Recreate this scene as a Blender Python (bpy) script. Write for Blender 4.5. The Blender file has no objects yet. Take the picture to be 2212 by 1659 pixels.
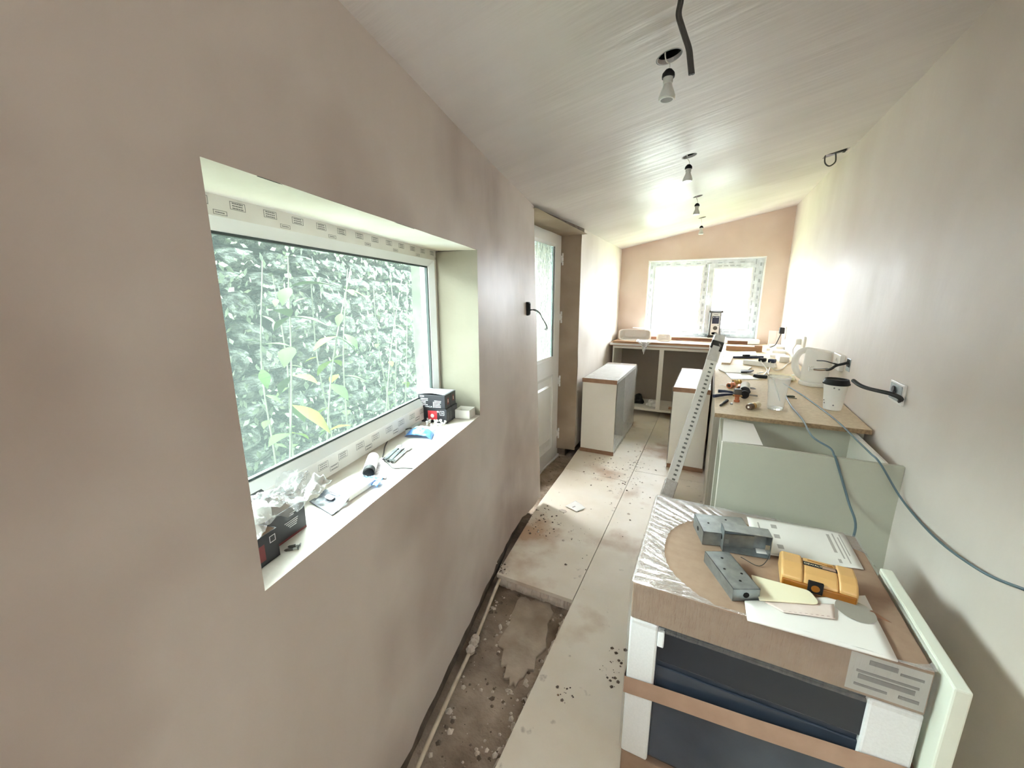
import bpy, bmesh, math, random
from mathutils import Vector, Matrix, noise
random.seed(7)
V = Vector
S = bpy.context.scene
COL = S.collection
# ------------------------------------------------------------------ camera, world, light, exposure
F_PX, YAW, PITCH, ROLL = 858.67, -0.461679, 0.210822, -0.00062
CAM = V((0, 0, 1.5))
_c, _s = math.cos(YAW), math.sin(YAW)
FW = V((_s * math.cos(PITCH), _c * math.cos(PITCH), -math.sin(PITCH)))
RT = V((_c, -_s, 0)); UP = RT.cross(FW)
_a, _b = math.cos(ROLL), math.sin(ROLL)
RT, UP = RT * _a + UP * _b, UP * _a - RT * _b
cam_d = bpy.data.cameras.new('camera'); cam = bpy.data.objects.new('camera', cam_d); COL.objects.link(cam)
cam_d.sensor_width = 36; cam_d.lens = 36 * F_PX / 2212; cam_d.clip_start = .02; cam_d.clip_end = 200
m4 = Matrix((RT, UP, -FW)).transposed().to_4x4(); m4.translation = CAM
cam.matrix_world = m4
S.camera = cam
S.view_settings.view_transform = 'Standard'; S.view_settings.look = 'None'
S.view_settings.gamma = 1; S.view_settings.use_curve_mapping = False
S.view_settings.exposure = 1.7
SKY = 7.0   # overcast sky: radiance at the horizon; it brightens smoothly towards the zenith as an overcast sky does
w = bpy.data.worlds.new('overcast_sky'); S.world = w; w.use_nodes = True
bg = w.node_tree.nodes['Background']; bg.inputs[0].default_value = (.93, .97, 1.0, 1)
_n, _l = w.node_tree.nodes, w.node_tree.links
_tc = _n.new('ShaderNodeTexCoord'); _sx = _n.new('ShaderNodeSeparateXYZ'); _l.new(_tc.outputs['Generated'], _sx.inputs[0])
_mx = _n.new('ShaderNodeMath'); _mx.operation = 'MAXIMUM'; _mx.inputs[1].default_value = 0; _l.new(_sx.outputs['Z'], _mx.inputs[0])
_ma = _n.new('ShaderNodeMath'); _ma.operation = 'MULTIPLY_ADD'; _ma.inputs[1].default_value = 3 * SKY; _ma.inputs[2].default_value = SKY
_l.new(_mx.outputs[0], _ma.inputs[0]); _l.new(_ma.outputs[0], bg.inputs[1])
cy = S.cycles
cy.max_bounces = 14; cy.diffuse_bounces = 8; cy.glossy_bounces = 4; cy.transmission_bounces = 8; cy.transparent_max_bounces = 16
cy.use_denoising = True; cy.caustics_reflective = False; cy.caustics_refractive = False; cy.sample_clamp_indirect = 6

# ------------------------------------------------------------------ pixel helpers (a pixel of the photograph to a point on a real plane)
def ray(u, v): return FW + RT * ((u - 1106) / F_PX) - UP * ((v - 829.5) / F_PX)
def onpl(u, v, p, n):
    d = ray(u, v); return CAM + d * ((V(p) - CAM).dot(n) / d.dot(n))
def pz(u, v, z): return onpl(u, v, (0, 0, z), V((0, 0, 1)))
def px(u, v, x): return onpl(u, v, (x, 0, 0), V((1, 0, 0)))
def py(u, v, y): return onpl(u, v, (0, y, 0), V((0, 1, 0)))
WTP, WTN = V((0, 2.31, .905)), V((0, -.0125, 1))
def wt(u, v): return onpl(u, v, WTP, WTN)                  # chipboard worktop on the right
def wtz(y): return .905 + .0125 * (y - 2.31)
WRP, WRN = V((.72, 2.3, 0)), V((1, -.0096, 0)).normalized()
def wr(u, v): return onpl(u, v, WRP, WRN)                  # right wall
def wrx(y): return .72 + .0096 * (y - 2.3)
CLN = V((-.194, -.03, 1))
def cz(x, y): return 2.55 + .194 * (x - .753) + .03 * (y - 5.75)
def cl(u, v): return onpl(u, v, (.753, 5.75, 2.55), CLN)
AZ = -.19597
LA = V((-.951, 1.700, 0)); LD = V((math.sin(AZ), math.cos(AZ), 0)); LN = V((LD.y, -LD.x, 0))
def LW(u, z, dep=0.): return LA + LD * u - LN * dep + V((0, 0, z))
def lw(u, v, dep=0.):
    q = onpl(u, v, LA - LN * dep, LN); return ((q - LA).dot(LD), q.z)
SZ = .978
def sill(u, v): return pz(u, v, SZ)
YB = 5.85

# ------------------------------------------------------------------ mesh helpers
class MB:
    def __init__(s): s.v = []; s.f = []; s.m = []; s.cur = 0
    def add(s, vs, fs):
        o = len(s.v); s.v += [V(p) for p in vs]
        for f in fs: s.f.append([i + o for i in f]); s.m.append(s.cur)
        return s
    def mat(s, i): s.cur = i; return s
    def hexa(s, b, t):
        return s.add(list(b) + list(t), [(3, 2, 1, 0), (4, 5, 6, 7), (0, 1, 5, 4), (1, 2, 6, 5), (2, 3, 7, 6), (3, 0, 4, 7)])
    def box(s, lo, hi, M=None):
        x0, y0, z0 = lo; x1, y1, z1 = hi
        vs = [V(p) for p in ((x0, y0, z0), (x1, y0, z0), (x1, y1, z0), (x0, y1, z0), (x0, y0, z1), (x1, y0, z1), (x1, y1, z1), (x0, y1, z1))]
        if M is not None: vs = [M @ p for p in vs]
        return s.hexa(vs[:4], vs[4:])
    def prism(s, poly, h, up=V((0, 0, 1))):
        n = len(poly); b = [V(p) for p in poly]; t = [p + up * h for p in b]
        return s.add(b + t, [tuple(range(n))[::-1], tuple(range(n, 2 * n))] + [(i, (i + 1) % n, (i + 1) % n + n, i + n) for i in range(n)])
    def tube(s, pts, r, n=8, caps=True):
        pts = [V(p) for p in pts]; rs = r if isinstance(r, (list, tuple)) else [r] * len(pts)
        t0 = (pts[1] - pts[0]).normalized(); a = t0.orthogonal().normalized(); rings = []
        for i, p in enumerate(pts):
            t = (pts[min(i + 1, len(pts) - 1)] - pts[max(i - 1, 0)]).normalized()
            a = (a - t * a.dot(t)); a = a.normalized() if a.length > 1e-6 else t.orthogonal().normalized()
            b = t.cross(a)
            rings.append([p + (a * math.cos(2 * math.pi * k / n) + b * math.sin(2 * math.pi * k / n)) * rs[i] for k in range(n)])
        vs = [p for R in rings for p in R]; fs = []
        for i in range(len(pts) - 1):
            for k in range(n): fs.append((i * n + k, i * n + (k + 1) % n, (i + 1) * n + (k + 1) % n, (i + 1) * n + k))
        if caps: fs += [tuple(range(n))[::-1], tuple(range((len(pts) - 1) * n, len(pts) * n))]
        return s.add(vs, fs)
    def lathe(s, prof, M=Matrix(), n=24, caps=True):
        vs = []; fs = []
        for r, z in prof:
            for k in range(n):
                a = 2 * math.pi * k / n; vs.append(M @ V((r * math.cos(a), r * math.sin(a), z)))
        for i in range(len(prof) - 1):
            for k in range(n): fs.append((i * n + k, i * n + (k + 1) % n, (i + 1) * n + (k + 1) % n, (i + 1) * n + k))
        if caps: fs += [tuple(range(n))[::-1], tuple(range((len(prof) - 1) * n, len(prof) * n))]
        return s.add(vs, fs)
    def grid(s, nx, ny, fn, flip=False):
        vs = [fn(i / nx, j / ny) for j in range(ny + 1) for i in range(nx + 1)]; fs = []
        for j in range(ny):
            for i in range(nx):
                a = j * (nx + 1) + i; q = (a, a + 1, a + nx + 2, a + nx + 1); fs.append(q[::-1] if flip else q)
        return s.add(vs, fs)
    def build(s, name, mats, parent=None, smooth=False, bevel=0., loc=None, solid=0., seg=2):
        base = V(loc) if loc is not None else (V(parent['_o']) if parent is not None else V((0, 0, 0)))
        me = bpy.data.meshes.new(name); me.from_pydata([p - base for p in s.v], [], s.f)
        for m in (mats if isinstance(mats, (list, tuple)) else [mats]): me.materials.append(m)
        me.polygons.foreach_set('material_index', s.m)
        me.validate(); me.update()
        bm = bmesh.new(); bm.from_mesh(me); bmesh.ops.remove_doubles(bm, verts=bm.verts, dist=1e-6); bmesh.ops.recalc_face_normals(bm, faces=bm.faces); bm.to_mesh(me); bm.free()
        if smooth:
            me.polygons.foreach_set('use_smooth', [True] * len(me.polygons))
            try: me.set_sharp_from_angle(angle=math.radians(38))
            except Exception: pass
        o = bpy.data.objects.new(name, me); COL.objects.link(o)
        if parent is not None:
            o.parent = parent
            if loc is not None: o.location = base - V(parent['_o'])
        else: o.location = base
        o['_o'] = base
        if solid:
            md = o.modifiers.new('solid', 'SOLIDIFY'); md.thickness = solid; md.offset = 0
        if bevel:
            md = o.modifiers.new('bevel', 'BEVEL'); md.width = bevel; md.segments = seg; md.limit_method = 'ANGLE'; md.angle_limit = math.radians(40)
            if not smooth: md.harden_normals = False
        return o
def empty(name, loc):
    o = bpy.data.objects.new(name, None); COL.objects.link(o); o.location = loc; o['_o'] = V(loc); o.empty_display_size = .05; return o
def tag(o, label=None, cat=None, group=None, kind=None):
    if label: o['label'] = label
    if cat: o['category'] = cat
    if group: o['group'] = group
    if kind: o['kind'] = kind
    return o
def thing(name, loc, label, cat, group=None): return tag(empty(name, loc), label, cat, group)
def one(mb, name, mats, loc, label, cat, group=None, **k): return tag(mb.build(name, mats, loc=loc, **k), label, cat, group)
def struct(mb, name, mats, parent=None, **k):
    o = mb.build(name, mats, parent=parent, **k)
    if parent is None: o['kind'] = 'structure'
    return o
def copy_tree(o, parent=None, off=None):
    c = o.copy(); COL.objects.link(c)
    if parent is not None: c.parent = parent
    if off is not None: c.location = o.location + V(off)
    for ch in list(o.children): copy_tree(ch, c)
    return c
def smooth_path(pts, k=6):
    pts = [V(p) for p in pts]; out = []
    P = [pts[0] * 2 - pts[1]] + pts + [pts[-1] * 2 - pts[-2]]
    for i in range(1, len(P) - 2):
        a, b, c, d = P[i - 1:i + 3]
        for j in range(k):
            t = j / k
            out.append(.5 * ((2 * b) + (c - a) * t + (2 * a - 5 * b + 4 * c - d) * t * t + (3 * b - a - 3 * c + d) * t ** 3))
    return out + [pts[-1]]
def frame(o, x, up=V((0, 0, 1))):
    x = V(x).normalized(); z = (V(up) - x * V(up).dot(x)).normalized(); y = z.cross(x)
    M = Matrix((x, y, z)).transposed().to_4x4(); M.translation = V(o); return M
def rotz(o, a): return Matrix.Translation(V(o)) @ Matrix.Rotation(a, 4, 'Z')
def nz(p, sc=1.): return noise.noise(V(p) * sc)
def text(parent, body, o, xd, up, size, m, name='lettering', ext=.0002, align='LEFT'):
    cu = bpy.data.curves.new(name, 'FONT'); cu.body = body; cu.size = size; cu.extrude = ext; cu.align_x = align
    t = bpy.data.objects.new(name, cu); COL.objects.link(t)
    x = V(xd).normalized(); y = (V(up) - x * V(up).dot(x)).normalized(); z = x.cross(y)
    M = Matrix((x, y, z)).transposed().to_4x4(); M.translation = V(o)
    bpy.context.view_layer.update()
    me = bpy.data.meshes.new_from_object(t.evaluated_get(bpy.context.evaluated_depsgraph_get()))
    bpy.data.objects.remove(t)
    base = V(parent['_o']); me.transform(Matrix.Translation(-base) @ M); me.materials.clear(); me.materials.append(m)
    ob = bpy.data.objects.new(name, me); COL.objects.link(ob); ob.parent = parent; ob['_o'] = base
    return ob

# ------------------------------------------------------------------ materials
def lin(c):
    return tuple((x / 255 / 12.92) if x / 255 <= .04045 else ((x / 255 + .055) / 1.055) ** 2.4 for x in c)
def mat(name, rgb, rough=.6, metal=0., var=.08, sc=6., bump=0., bsc=80., spec=.5, tint=None, stretch=None, trans=0., coat=0., bdist=.002):
    m = bpy.data.materials.new(name); m.use_nodes = True; nt = m.node_tree; N = nt.nodes; L = nt.links
    b = N['Principled BSDF']; c = lin(rgb)
    b.inputs['Roughness'].default_value = rough; b.inputs['Metallic'].default_value = metal
    b.inputs['Specular IOR Level'].default_value = spec; b.inputs['Coat Weight'].default_value = coat
    b.inputs['Transmission Weight'].default_value = trans
    tc = N.new('ShaderNodeTexCoord'); mp = N.new('ShaderNodeMapping'); L.new(tc.outputs['Object'], mp.inputs[0])
    if stretch: mp.inputs['Scale'].default_value = stretch
    nx = N.new('ShaderNodeTexNoise'); nx.inputs['Scale'].default_value = sc; nx.inputs['Detail'].default_value = 5; L.new(mp.outputs[0], nx.inputs['Vector'])
    rp = N.new('ShaderNodeValToRGB'); rp.color_ramp.elements[0].position = .3; rp.color_ramp.elements[1].position = .7
    c2 = lin(tint) if tint else tuple(min(1, x * (1 + var)) for x in c)
    c1 = c if tint else tuple(x * (1 - var) for x in c)
    rp.color_ramp.elements[0].color = (*c1, 1); rp.color_ramp.elements[1].color = (*c2, 1)
    L.new(nx.outputs[0], rp.inputs[0]); L.new(rp.outputs[0], b.inputs['Base Color'])
    if bump:
        n2 = N.new('ShaderNodeTexNoise'); n2.inputs['Scale'].default_value = bsc; n2.inputs['Detail'].default_value = 4; L.new(mp.outputs[0], n2.inputs['Vector'])
        bp = N.new('ShaderNodeBump'); bp.inputs['Strength'].default_value = bump; bp.inputs['Distance'].default_value = bdist; L.new(n2.outputs[0], bp.inputs['Height']); L.new(bp.outputs[0], b.inputs['Normal'])
    return m
def plaster(name, rgb, rgb2, sc, stretch, rough=.5, bump=.25, bsc=6., stain=None, spec=.22):
    m = mat(name, rgb, rough, tint=rgb2, sc=sc, stretch=stretch, bump=bump, bsc=bsc, bdist=.02, spec=spec)
    nt = m.node_tree; N = nt.nodes; L = nt.links; b = N['Principled BSDF']
    tc = [n for n in N if n.type == 'TEX_COORD'][0]; rp = [n for n in N if n.type == 'VALTORGB'][0]
    # damp, darker patches of fresh skim, slightly glossier
    n3 = N.new('ShaderNodeTexNoise'); n3.inputs['Scale'].default_value = 1.3; n3.inputs['Detail'].default_value = 3; L.new(tc.outputs['Object'], n3.inputs['Vector'])
    r3 = N.new('ShaderNodeValToRGB'); r3.color_ramp.elements[0].position = .45; r3.color_ramp.elements[1].position = .68
    L.new(n3.outputs[0], r3.inputs[0])
    mx = N.new('ShaderNodeMix'); mx.data_type = 'RGBA'; L.new(r3.outputs[0], mx.inputs[0]); L.new(rp.outputs[0], mx.inputs[6])
    mx.inputs[7].default_value = (*lin(stain or tuple(int(x * .9) for x in rgb)), 1); L.new(mx.outputs[2], b.inputs['Base Color'])
    mr = N.new('ShaderNodeMapRange'); mr.inputs[3].default_value = rough; mr.inputs[4].default_value = rough * .75; L.new(r3.outputs[0], mr.inputs[0]); L.new(mr.outputs[0], b.inputs['Roughness'])
    return m
def film(name, alpha=.25, rough=.12, col=(1, 1, 1), bsc=40., stretch=(1, 1, 1), bump=.6, diff=.3):
    m = bpy.data.materials.new(name); m.use_nodes = True; nt = m.node_tree; N = nt.nodes; L = nt.links; N.remove(N['Principled BSDF'])
    out = N['Material Output']; t = N.new('ShaderNodeBsdfTransparent'); g = N.new('ShaderNodeBsdfGlossy'); d = N.new('ShaderNodeBsdfDiffuse')
    t.inputs[0].default_value = (*col, 1); g.inputs['Roughness'].default_value = rough; d.inputs[0].default_value = (*[.85 * x for x in col], 1)
    a = N.new('ShaderNodeMixShader'); a.inputs[0].default_value = diff; L.new(g.outputs[0], a.inputs[1]); L.new(d.outputs[0], a.inputs[2])
    b = N.new('ShaderNodeMixShader'); L.new(t.outputs[0], b.inputs[1]); L.new(a.outputs[0], b.inputs[2]); L.new(b.outputs[0], out.inputs[0])
    tc = N.new('ShaderNodeTexCoord'); mp = N.new('ShaderNodeMapping'); mp.inputs['Scale'].default_value = stretch; L.new(tc.outputs['Object'], mp.inputs[0])
    n = N.new('ShaderNodeTexNoise'); n.inputs['Scale'].default_value = bsc; n.inputs['Detail'].default_value = 3; L.new(mp.outputs[0], n.inputs['Vector'])
    bp = N.new('ShaderNodeBump'); bp.inputs['Strength'].default_value = bump; bp.inputs['Distance'].default_value = .01; L.new(n.outputs[0], bp.inputs['Height']); L.new(bp.outputs[0], g.inputs['Normal'])
    mr = N.new('ShaderNodeMapRange'); mr.inputs[3].default_value = alpha * .4; mr.inputs[4].default_value = min(1, alpha * 1.6); L.new(n.outputs[0], mr.inputs[0]); L.new(mr.outputs[0], b.inputs[0])
    return m
def pane(name, tint, haze=.1, hazecol=(.8, 1, .92), bump=0., bsc=30., rough=.0):
    m = bpy.data.materials.new(name); m.use_nodes = True; nt = m.node_tree; N = nt.nodes; L = nt.links; N.remove(N['Principled BSDF'])
    out = N['Material Output']; t = N.new('ShaderNodeBsdfTransparent'); t.inputs[0].default_value = (*tint, 1)
    g = N.new('ShaderNodeBsdfGlossy'); g.inputs['Roughness'].default_value = .02
    fr = N.new('ShaderNodeFresnel'); fr.inputs[0].default_value = 1.45
    tl = N.new('ShaderNodeBsdfTranslucent'); tl.inputs[0].default_value = (*hazecol, 1)
    h = N.new('ShaderNodeMixShader'); h.inputs[0].default_value = haze
    front = t
    if bump:
        front = N.new('ShaderNodeBsdfRefraction'); front.inputs['IOR'].default_value = 1.25; front.inputs['Roughness'].default_value = rough; front.inputs[0].default_value = (*tint, 1)
        tc = N.new('ShaderNodeTexCoord'); mp = N.new('ShaderNodeMapping'); mp.inputs['Scale'].default_value = (1, 1, .45); L.new(tc.outputs['Object'], mp.inputs[0])
        n = N.new('ShaderNodeTexNoise'); n.inputs['Scale'].default_value = bsc; n.inputs['Distortion'].default_value = 1.2; L.new(mp.outputs[0], n.inputs['Vector'])
        bp = N.new('ShaderNodeBump'); bp.inputs['Strength'].default_value = bump; bp.inputs['Distance'].default_value = .02; L.new(n.outputs[0], bp.inputs['Height'])
        L.new(bp.outputs[0], front.inputs['Normal']); L.new(bp.outputs[0], g.inputs['Normal'])
    L.new(front.outputs[0], h.inputs[1]); L.new(tl.outputs[0], h.inputs[2])
    ge = N.new('ShaderNodeNewGeometry'); iv = N.new('ShaderNodeMath'); iv.operation = 'SUBTRACT'; iv.inputs[0].default_value = 1; L.new(ge.outputs['Backfacing'], iv.inputs[1])
    mu = N.new('ShaderNodeMath'); mu.operation = 'MULTIPLY'; L.new(fr.outputs[0], mu.inputs[0]); L.new(iv.outputs[0], mu.inputs[1])
    x = N.new('ShaderNodeMixShader'); L.new(mu.outputs[0], x.inputs[0]); L.new(h.outputs[0], x.inputs[1]); L.new(g.outputs[0], x.inputs[2]); L.new(x.outputs[0], out.inputs[0])
    return m
M = {}
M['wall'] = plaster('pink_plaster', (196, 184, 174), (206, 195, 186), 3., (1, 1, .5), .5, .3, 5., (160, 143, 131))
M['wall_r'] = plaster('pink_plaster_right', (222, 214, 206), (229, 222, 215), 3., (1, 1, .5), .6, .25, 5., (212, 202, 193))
M['wall_b'] = plaster('pink_plaster_back', (216, 197, 184), (222, 206, 195), 3., (1, 1, .6), .55, .2, 6., (205, 184, 170))
M['ceil'] = plaster('ceiling_plaster', (216, 209, 208), (224, 218, 217), 3., (.25, 2.6, 1), .5, .17, 8., (204, 197, 194), spec=.1)
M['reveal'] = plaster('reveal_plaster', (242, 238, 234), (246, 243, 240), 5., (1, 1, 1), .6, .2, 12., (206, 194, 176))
M['jamb'] = plaster('bare_shaded_jamb_plaster', (132, 127, 112), (142, 138, 124), 5., (1, 1, 1), .7, .2, 12., (120, 112, 96))  # bare skim, darkened further to put the jamb's shade into its colour
M['recess_shade'] = plaster('shaded_recess_plaster', (160, 144, 124), (172, 157, 138), 5., (1, 1, 1), .7, .3, 10., (138, 120, 98))  # door recess plaster, with the shade of the recess put into its colour
M['sillp'] = mat('sill_plaster', (226, 219, 208), .6, sc=9, tint=(238, 234, 228), bump=.3, bsc=60)
M['masonry'] = mat('dark_masonry', (84, 72, 60), .95, sc=14, tint=(120, 106, 92), bump=.8, bsc=40, bdist=.01)
M['void'] = mat('dark_void', (18, 16, 14), .95)
M['dirt'] = mat('subfloor_dirt', (112, 96, 80), .95, sc=6, tint=(176, 160, 142), bump=.9, bsc=35, bdist=.015)
M['conc'] = mat('pale_screed', (150, 134, 116), .95, sc=7, tint=(190, 176, 158), bump=.5, bsc=50, bdist=.006)
M['rubble'] = mat('plaster_crumbs', (190, 176, 160), .95, sc=20, tint=(225, 215, 202))
M['rubbled'] = mat('dark_crumbs', (92, 80, 68), .95, sc=20, tint=(130, 114, 98))
M['upvc'] = mat('white_plastic_frame', (238, 240, 240), .3, var=.02)
M['tape'] = mat('protective_film', (226, 222, 216), .4, sc=10, tint=(234, 232, 228))
M['tapeb'] = mat('scuffed_film', (196, 202, 206), .45, sc=18, tint=(226, 232, 236))
M['print'] = mat('grey_print', (130, 130, 128), .7)
M['gasket'] = mat('rubber_gasket', (60, 72, 70), .6)
M['glass'] = pane('hazy_window_glass', (.92, .99, .96), .022, (.80, 1, .92))  # faint mint translucent mix gives the pane its haze
M['glassb'] = pane('clear_window_glass', (.97, .99, 1.), .02, (1, 1, 1))
M['glasso'] = pane('obscure_glass', (.88, .99, .95), .07, (.85, 1, .93), bump=1., bsc=26, rough=.08)
M['gn'] = None
M['sleeve'] = film('strip_film', .4, .12, bsc=30, bump=1., diff=.5)
M['slot'] = mat('slot_grey', (112, 114, 108), .7)
M['white'] = mat('white_paint', (232, 232, 230), .5, var=.03)
M['whiteg'] = mat('white_gloss', (240, 240, 238), .25, var=.02)
M['plug'] = mat('white_accessory', (236, 234, 228), .35, var=.02)
M['black'] = mat('black_plastic', (20, 20, 22), .6, spec=.3)
M['blackm'] = mat('black_rubber', (30, 29, 28), .7)
M['cablegrey'] = mat('grey_cable', (70, 68, 64), .5)
M['cablewhite'] = mat('white_cable', (225, 222, 216), .45)
M['cableblue'] = mat('blue_grey_cable', (84, 104, 112), .5)
M['chip'] = mat('chipboard', (205, 186, 156), .7, sc=60, tint=(222, 206, 178), bump=.15, bsc=200)
M['chipe'] = mat('chipboard_edge', (120, 98, 72), .85, sc=90, tint=(160, 134, 102), bump=.5, bsc=220)
M['melw'] = mat('white_melamine', (234, 232, 222), .35, var=.02)
M['melg'] = mat('sage_melamine', (172, 172, 156), .5, var=.02)
M['meld'] = mat('taupe_melamine', (150, 140, 126), .55, var=.03)
M['card'] = mat('brown_cardboard', (146, 120, 100), .8, sc=30, tint=(156, 131, 110), bump=.1, bsc=120)
M['cardd'] = mat('brown_card_strip', (140, 106, 82), .8, sc=30, tint=(156, 122, 96))
M['poly'] = mat('polystyrene', (232, 234, 234), .8, sc=160, var=.03, bump=.3, bsc=260)
M['navy'] = mat('dark_appliance_front', (42, 50, 62), .22, sc=3, tint=(66, 75, 88))
M['strap'] = mat('brown_parcel_tape', (160, 130, 110), .4, sc=20, tint=(170, 140, 120))
M['film'] = film('shrink_film', .42, .12, bsc=16, stretch=(3, 16, 3), bump=1., diff=.22)
M['filmc'] = film('clear_bag', .38, .1, bsc=50, bump=.8, diff=.6, col=(.97, .99, 1.))
M['galv'] = mat('galvanised_steel', (140, 148, 150), .38, metal=.85, sc=30, tint=(170, 178, 180))
M['steel'] = mat('bare_steel', (170, 172, 172), .3, metal=1., var=.1)
M['paper'] = mat('white_paper', (228, 226, 220), .8, var=.02)
M['paperc'] = mat('cream_plastic', (232, 226, 196), .5, var=.02)
M['pinkp'] = mat('pinkish_paper', (214, 196, 186), .8, sc=20, tint=(226, 212, 204))
M['ink'] = mat('grey_ink', (120, 118, 116), .8)
M['inkl'] = mat('pale_ink', (168, 164, 158), .8)
M['yellow'] = mat('yellow_case', (206, 164, 104), .4, var=.04)
M['amber'] = mat('amber_smoked_plastic', (150, 92, 24), .3, var=.05)
M['timber'] = mat('brown_timber', (140, 104, 74), .75, sc=5, tint=(168, 130, 96), stretch=(1, 9, 9))
M['timberd'] = mat('dark_timber_edge', (104, 72, 52), .8, sc=5, tint=(128, 92, 68), stretch=(1, 9, 9))
M['copper'] = mat('copper', (190, 120, 88), .35, metal=.9)
M['brass'] = mat('brass', (196, 160, 100), .35, metal=.9)
M['blue'] = mat('blue_plastic', (70, 132, 214), .35, sc=12, tint=(120, 176, 236))
M['dblue'] = mat('dark_blue_grip', (28, 36, 62), .5)
M['red'] = mat('red_print', (208, 58, 66), .5)
M['redd'] = mat('dark_red_print', (120, 44, 46), .5)
M['wprint'] = mat('white_print', (232, 234, 236), .6)
M['carton'] = mat('black_carton', (40, 40, 46), .42, var=.1)
M['cartoni'] = mat('carton_inside', (124, 100, 82), .8)
M['stone'] = mat('lichen_stone', (22, 26, 22), .95, sc=5, tint=(104, 112, 102), bump=1., bsc=14, bdist=.05)
_r = [n for n in M['stone'].node_tree.nodes if n.type == 'VALTORGB'][0]; _r.color_ramp.elements[0].position = .40; _r.color_ramp.elements[1].position = .62
M['earth'] = mat('earth_joint', (16, 19, 15), .95, sc=9, tint=(34, 40, 30))
M['leaf'] = mat('green_leaf', (34, 56, 20), .8, sc=5, tint=(58, 84, 28), spec=.15)
M['leafy'] = mat('lime_leaf', (84, 112, 8), .8, sc=5, tint=(100, 128, 16), spec=.15)
M['stem'] = mat('pale_stem', (70, 76, 62), .7, tint=(110, 116, 98))
M['grassy'] = mat('grass_ground', (92, 110, 72), .95, sc=3, tint=(120, 136, 92))
M['tile'] = mat('white_glazed_tile', (240, 238, 234), .15, var=.02)
M['basin'] = mat('white_bowl_plastic', (240, 240, 238), .3, var=.02)
M['silver'] = mat('silver_radio', (196, 196, 194), .35, metal=.2, var=.03)
M['screen'] = mat('dark_radio_screen', (48, 52, 70), .2)
M['bulb'] = mat('frosted_bulb', (206, 206, 200), .3, var=.02)
M['bulbface'] = mat('bulb_lens', (150, 150, 148), .2)
M['sponge'] = mat('pale_yellow_cloth', (226, 214, 180), .9, sc=30, tint=(238, 230, 204), bump=.5, bsc=60)
M['drink'] = None
def glassmat(name, col=(1, 1, 1), ior=1.45, rough=0.):
    m = mat(name, (255, 255, 255), rough, var=0, trans=1.); b = m.node_tree.nodes['Principled BSDF']
    for l in list(b.inputs['Base Color'].links): m.node_tree.links.remove(l)
    b.inputs['Base Color'].default_value = (*col, 1); b.inputs['IOR'].default_value = ior; return m
M['tumbler'] = pane('tumbler_glass', (.95, .96, .96), .16, (1, 1, 1))
# floor board material: dusty chipboard with ochre stains and pale plaster spills
def floor_mat():
    m = mat('dusty_floorboard', (224, 213, 194), .5, sc=4, tint=(234, 226, 212), bump=.2, bsc=90)
    nt = m.node_tree; N = nt.nodes; L = nt.links; b = N['Principled BSDF']; g = N.new('ShaderNodeNewGeometry')
    rp = [n for n in N if n.type == 'VALTORGB'][0]; prev = rp.outputs[0]
    for sc, p0, p1, col, amt in ((1.7, .53, .64, (168, 124, 80), .75), (3.1, .55, .75, (224, 218, 206), .8), (14., .66, .74, (120, 102, 82), .6)):
        n = N.new('ShaderNodeTexNoise'); n.inputs['Scale'].default_value = sc; n.inputs['Detail'].default_value = 6; L.new(g.outputs['Position'], n.inputs['Vector'])
        mr = N.new('ShaderNodeMapRange'); mr.inputs[1].default_value = p0; mr.inputs[2].default_value = p1; mr.inputs[4].default_value = amt; L.new(n.outputs[0], mr.inputs[0])
        x = N.new('ShaderNodeMix'); x.data_type = 'RGBA'; L.new(mr.outputs[0], x.inputs[0]); L.new(prev, x.inputs[6]); x.inputs[7].default_value = (*lin(col), 1); prev = x.outputs[2]
    L.new(prev, b.inputs['Base Color']); return m
M['floor'] = floor_mat()
# ------------------------------------------------------------------ room shell
def sstep(a, b, x):
    t = max(0., min(1., (x - a) / (b - a))); return t * t * (3 - 2 * t)
WU0, WU1, WZ0, WZ1 = -1.362, -.20, SZ, 1.702       # window opening in the left wall (along the wall, height)
RD = .20                                          # depth of its reveal
UC = .87                                          # the wall's end, at the door recess
YF = -1.7                                         # wall behind the camera, with a high opening added for fill daylight
def lwp(u, z, dep=0.):
    fl = (.01 + .035 * max(0, 2.07 - z)) * sstep(.25, UC, u)
    e = min(abs(u - WU0), abs(u - WU1), abs(z - WZ0), abs(z - WZ1)) if (WU0 - .05 < u < WU1 + .05 and WZ0 - .05 < z < WZ1 + .05) else 1
    b = .006 * nz((u * 2.2, z * 2.2, 3)) * sstep(0, .1, e)
    return LW(u, z, dep - fl - b)
def lines(a, b, st, extra=()):
    n = max(1, round((b - a) / st)); r = [a + (b - a) * i / n for i in range(n + 1)]
    r = [x for x in r if all(abs(x - e) > st * .35 for e in extra)] + list(extra); return sorted(r)
def wall_grid(mb, us, zs, fn, hole=None):
    idx = {}; vs = []; fs = []
    for i, u in enumerate(us):
        for j, z in enumerate(zs): idx[i, j] = len(vs); vs.append(fn(u, z, i, j))
    for i in range(len(us) - 1):
        for j in range(len(zs) - 1):
            if hole and hole[0] - 1e-6 <= us[i] and us[i + 1] <= hole[1] + 1e-6 and hole[2] - 1e-6 <= zs[j] and zs[j + 1] <= hole[3] + 1e-6: continue
            fs.append((idx[i, j], idx[i + 1, j], idx[i + 1, j + 1], idx[i, j + 1]))
    mb.add(vs, fs)
mb = MB()
us = lines(-3.5, UC, .06, (WU0, WU1)); zs = lines(.035, 2.2, .06, (WZ0, WZ1))
def wl_pt(u, z, i, j):
    if j == 0: z += .028 * nz((u * 9, 5, 0)) + .012 * nz((u * 33, 1, 0)) + .012 * (u > 0)
    return lwp(u, z)
wall_grid(mb, us, zs, wl_pt, (WU0, WU1, WZ0, WZ1))
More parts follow.
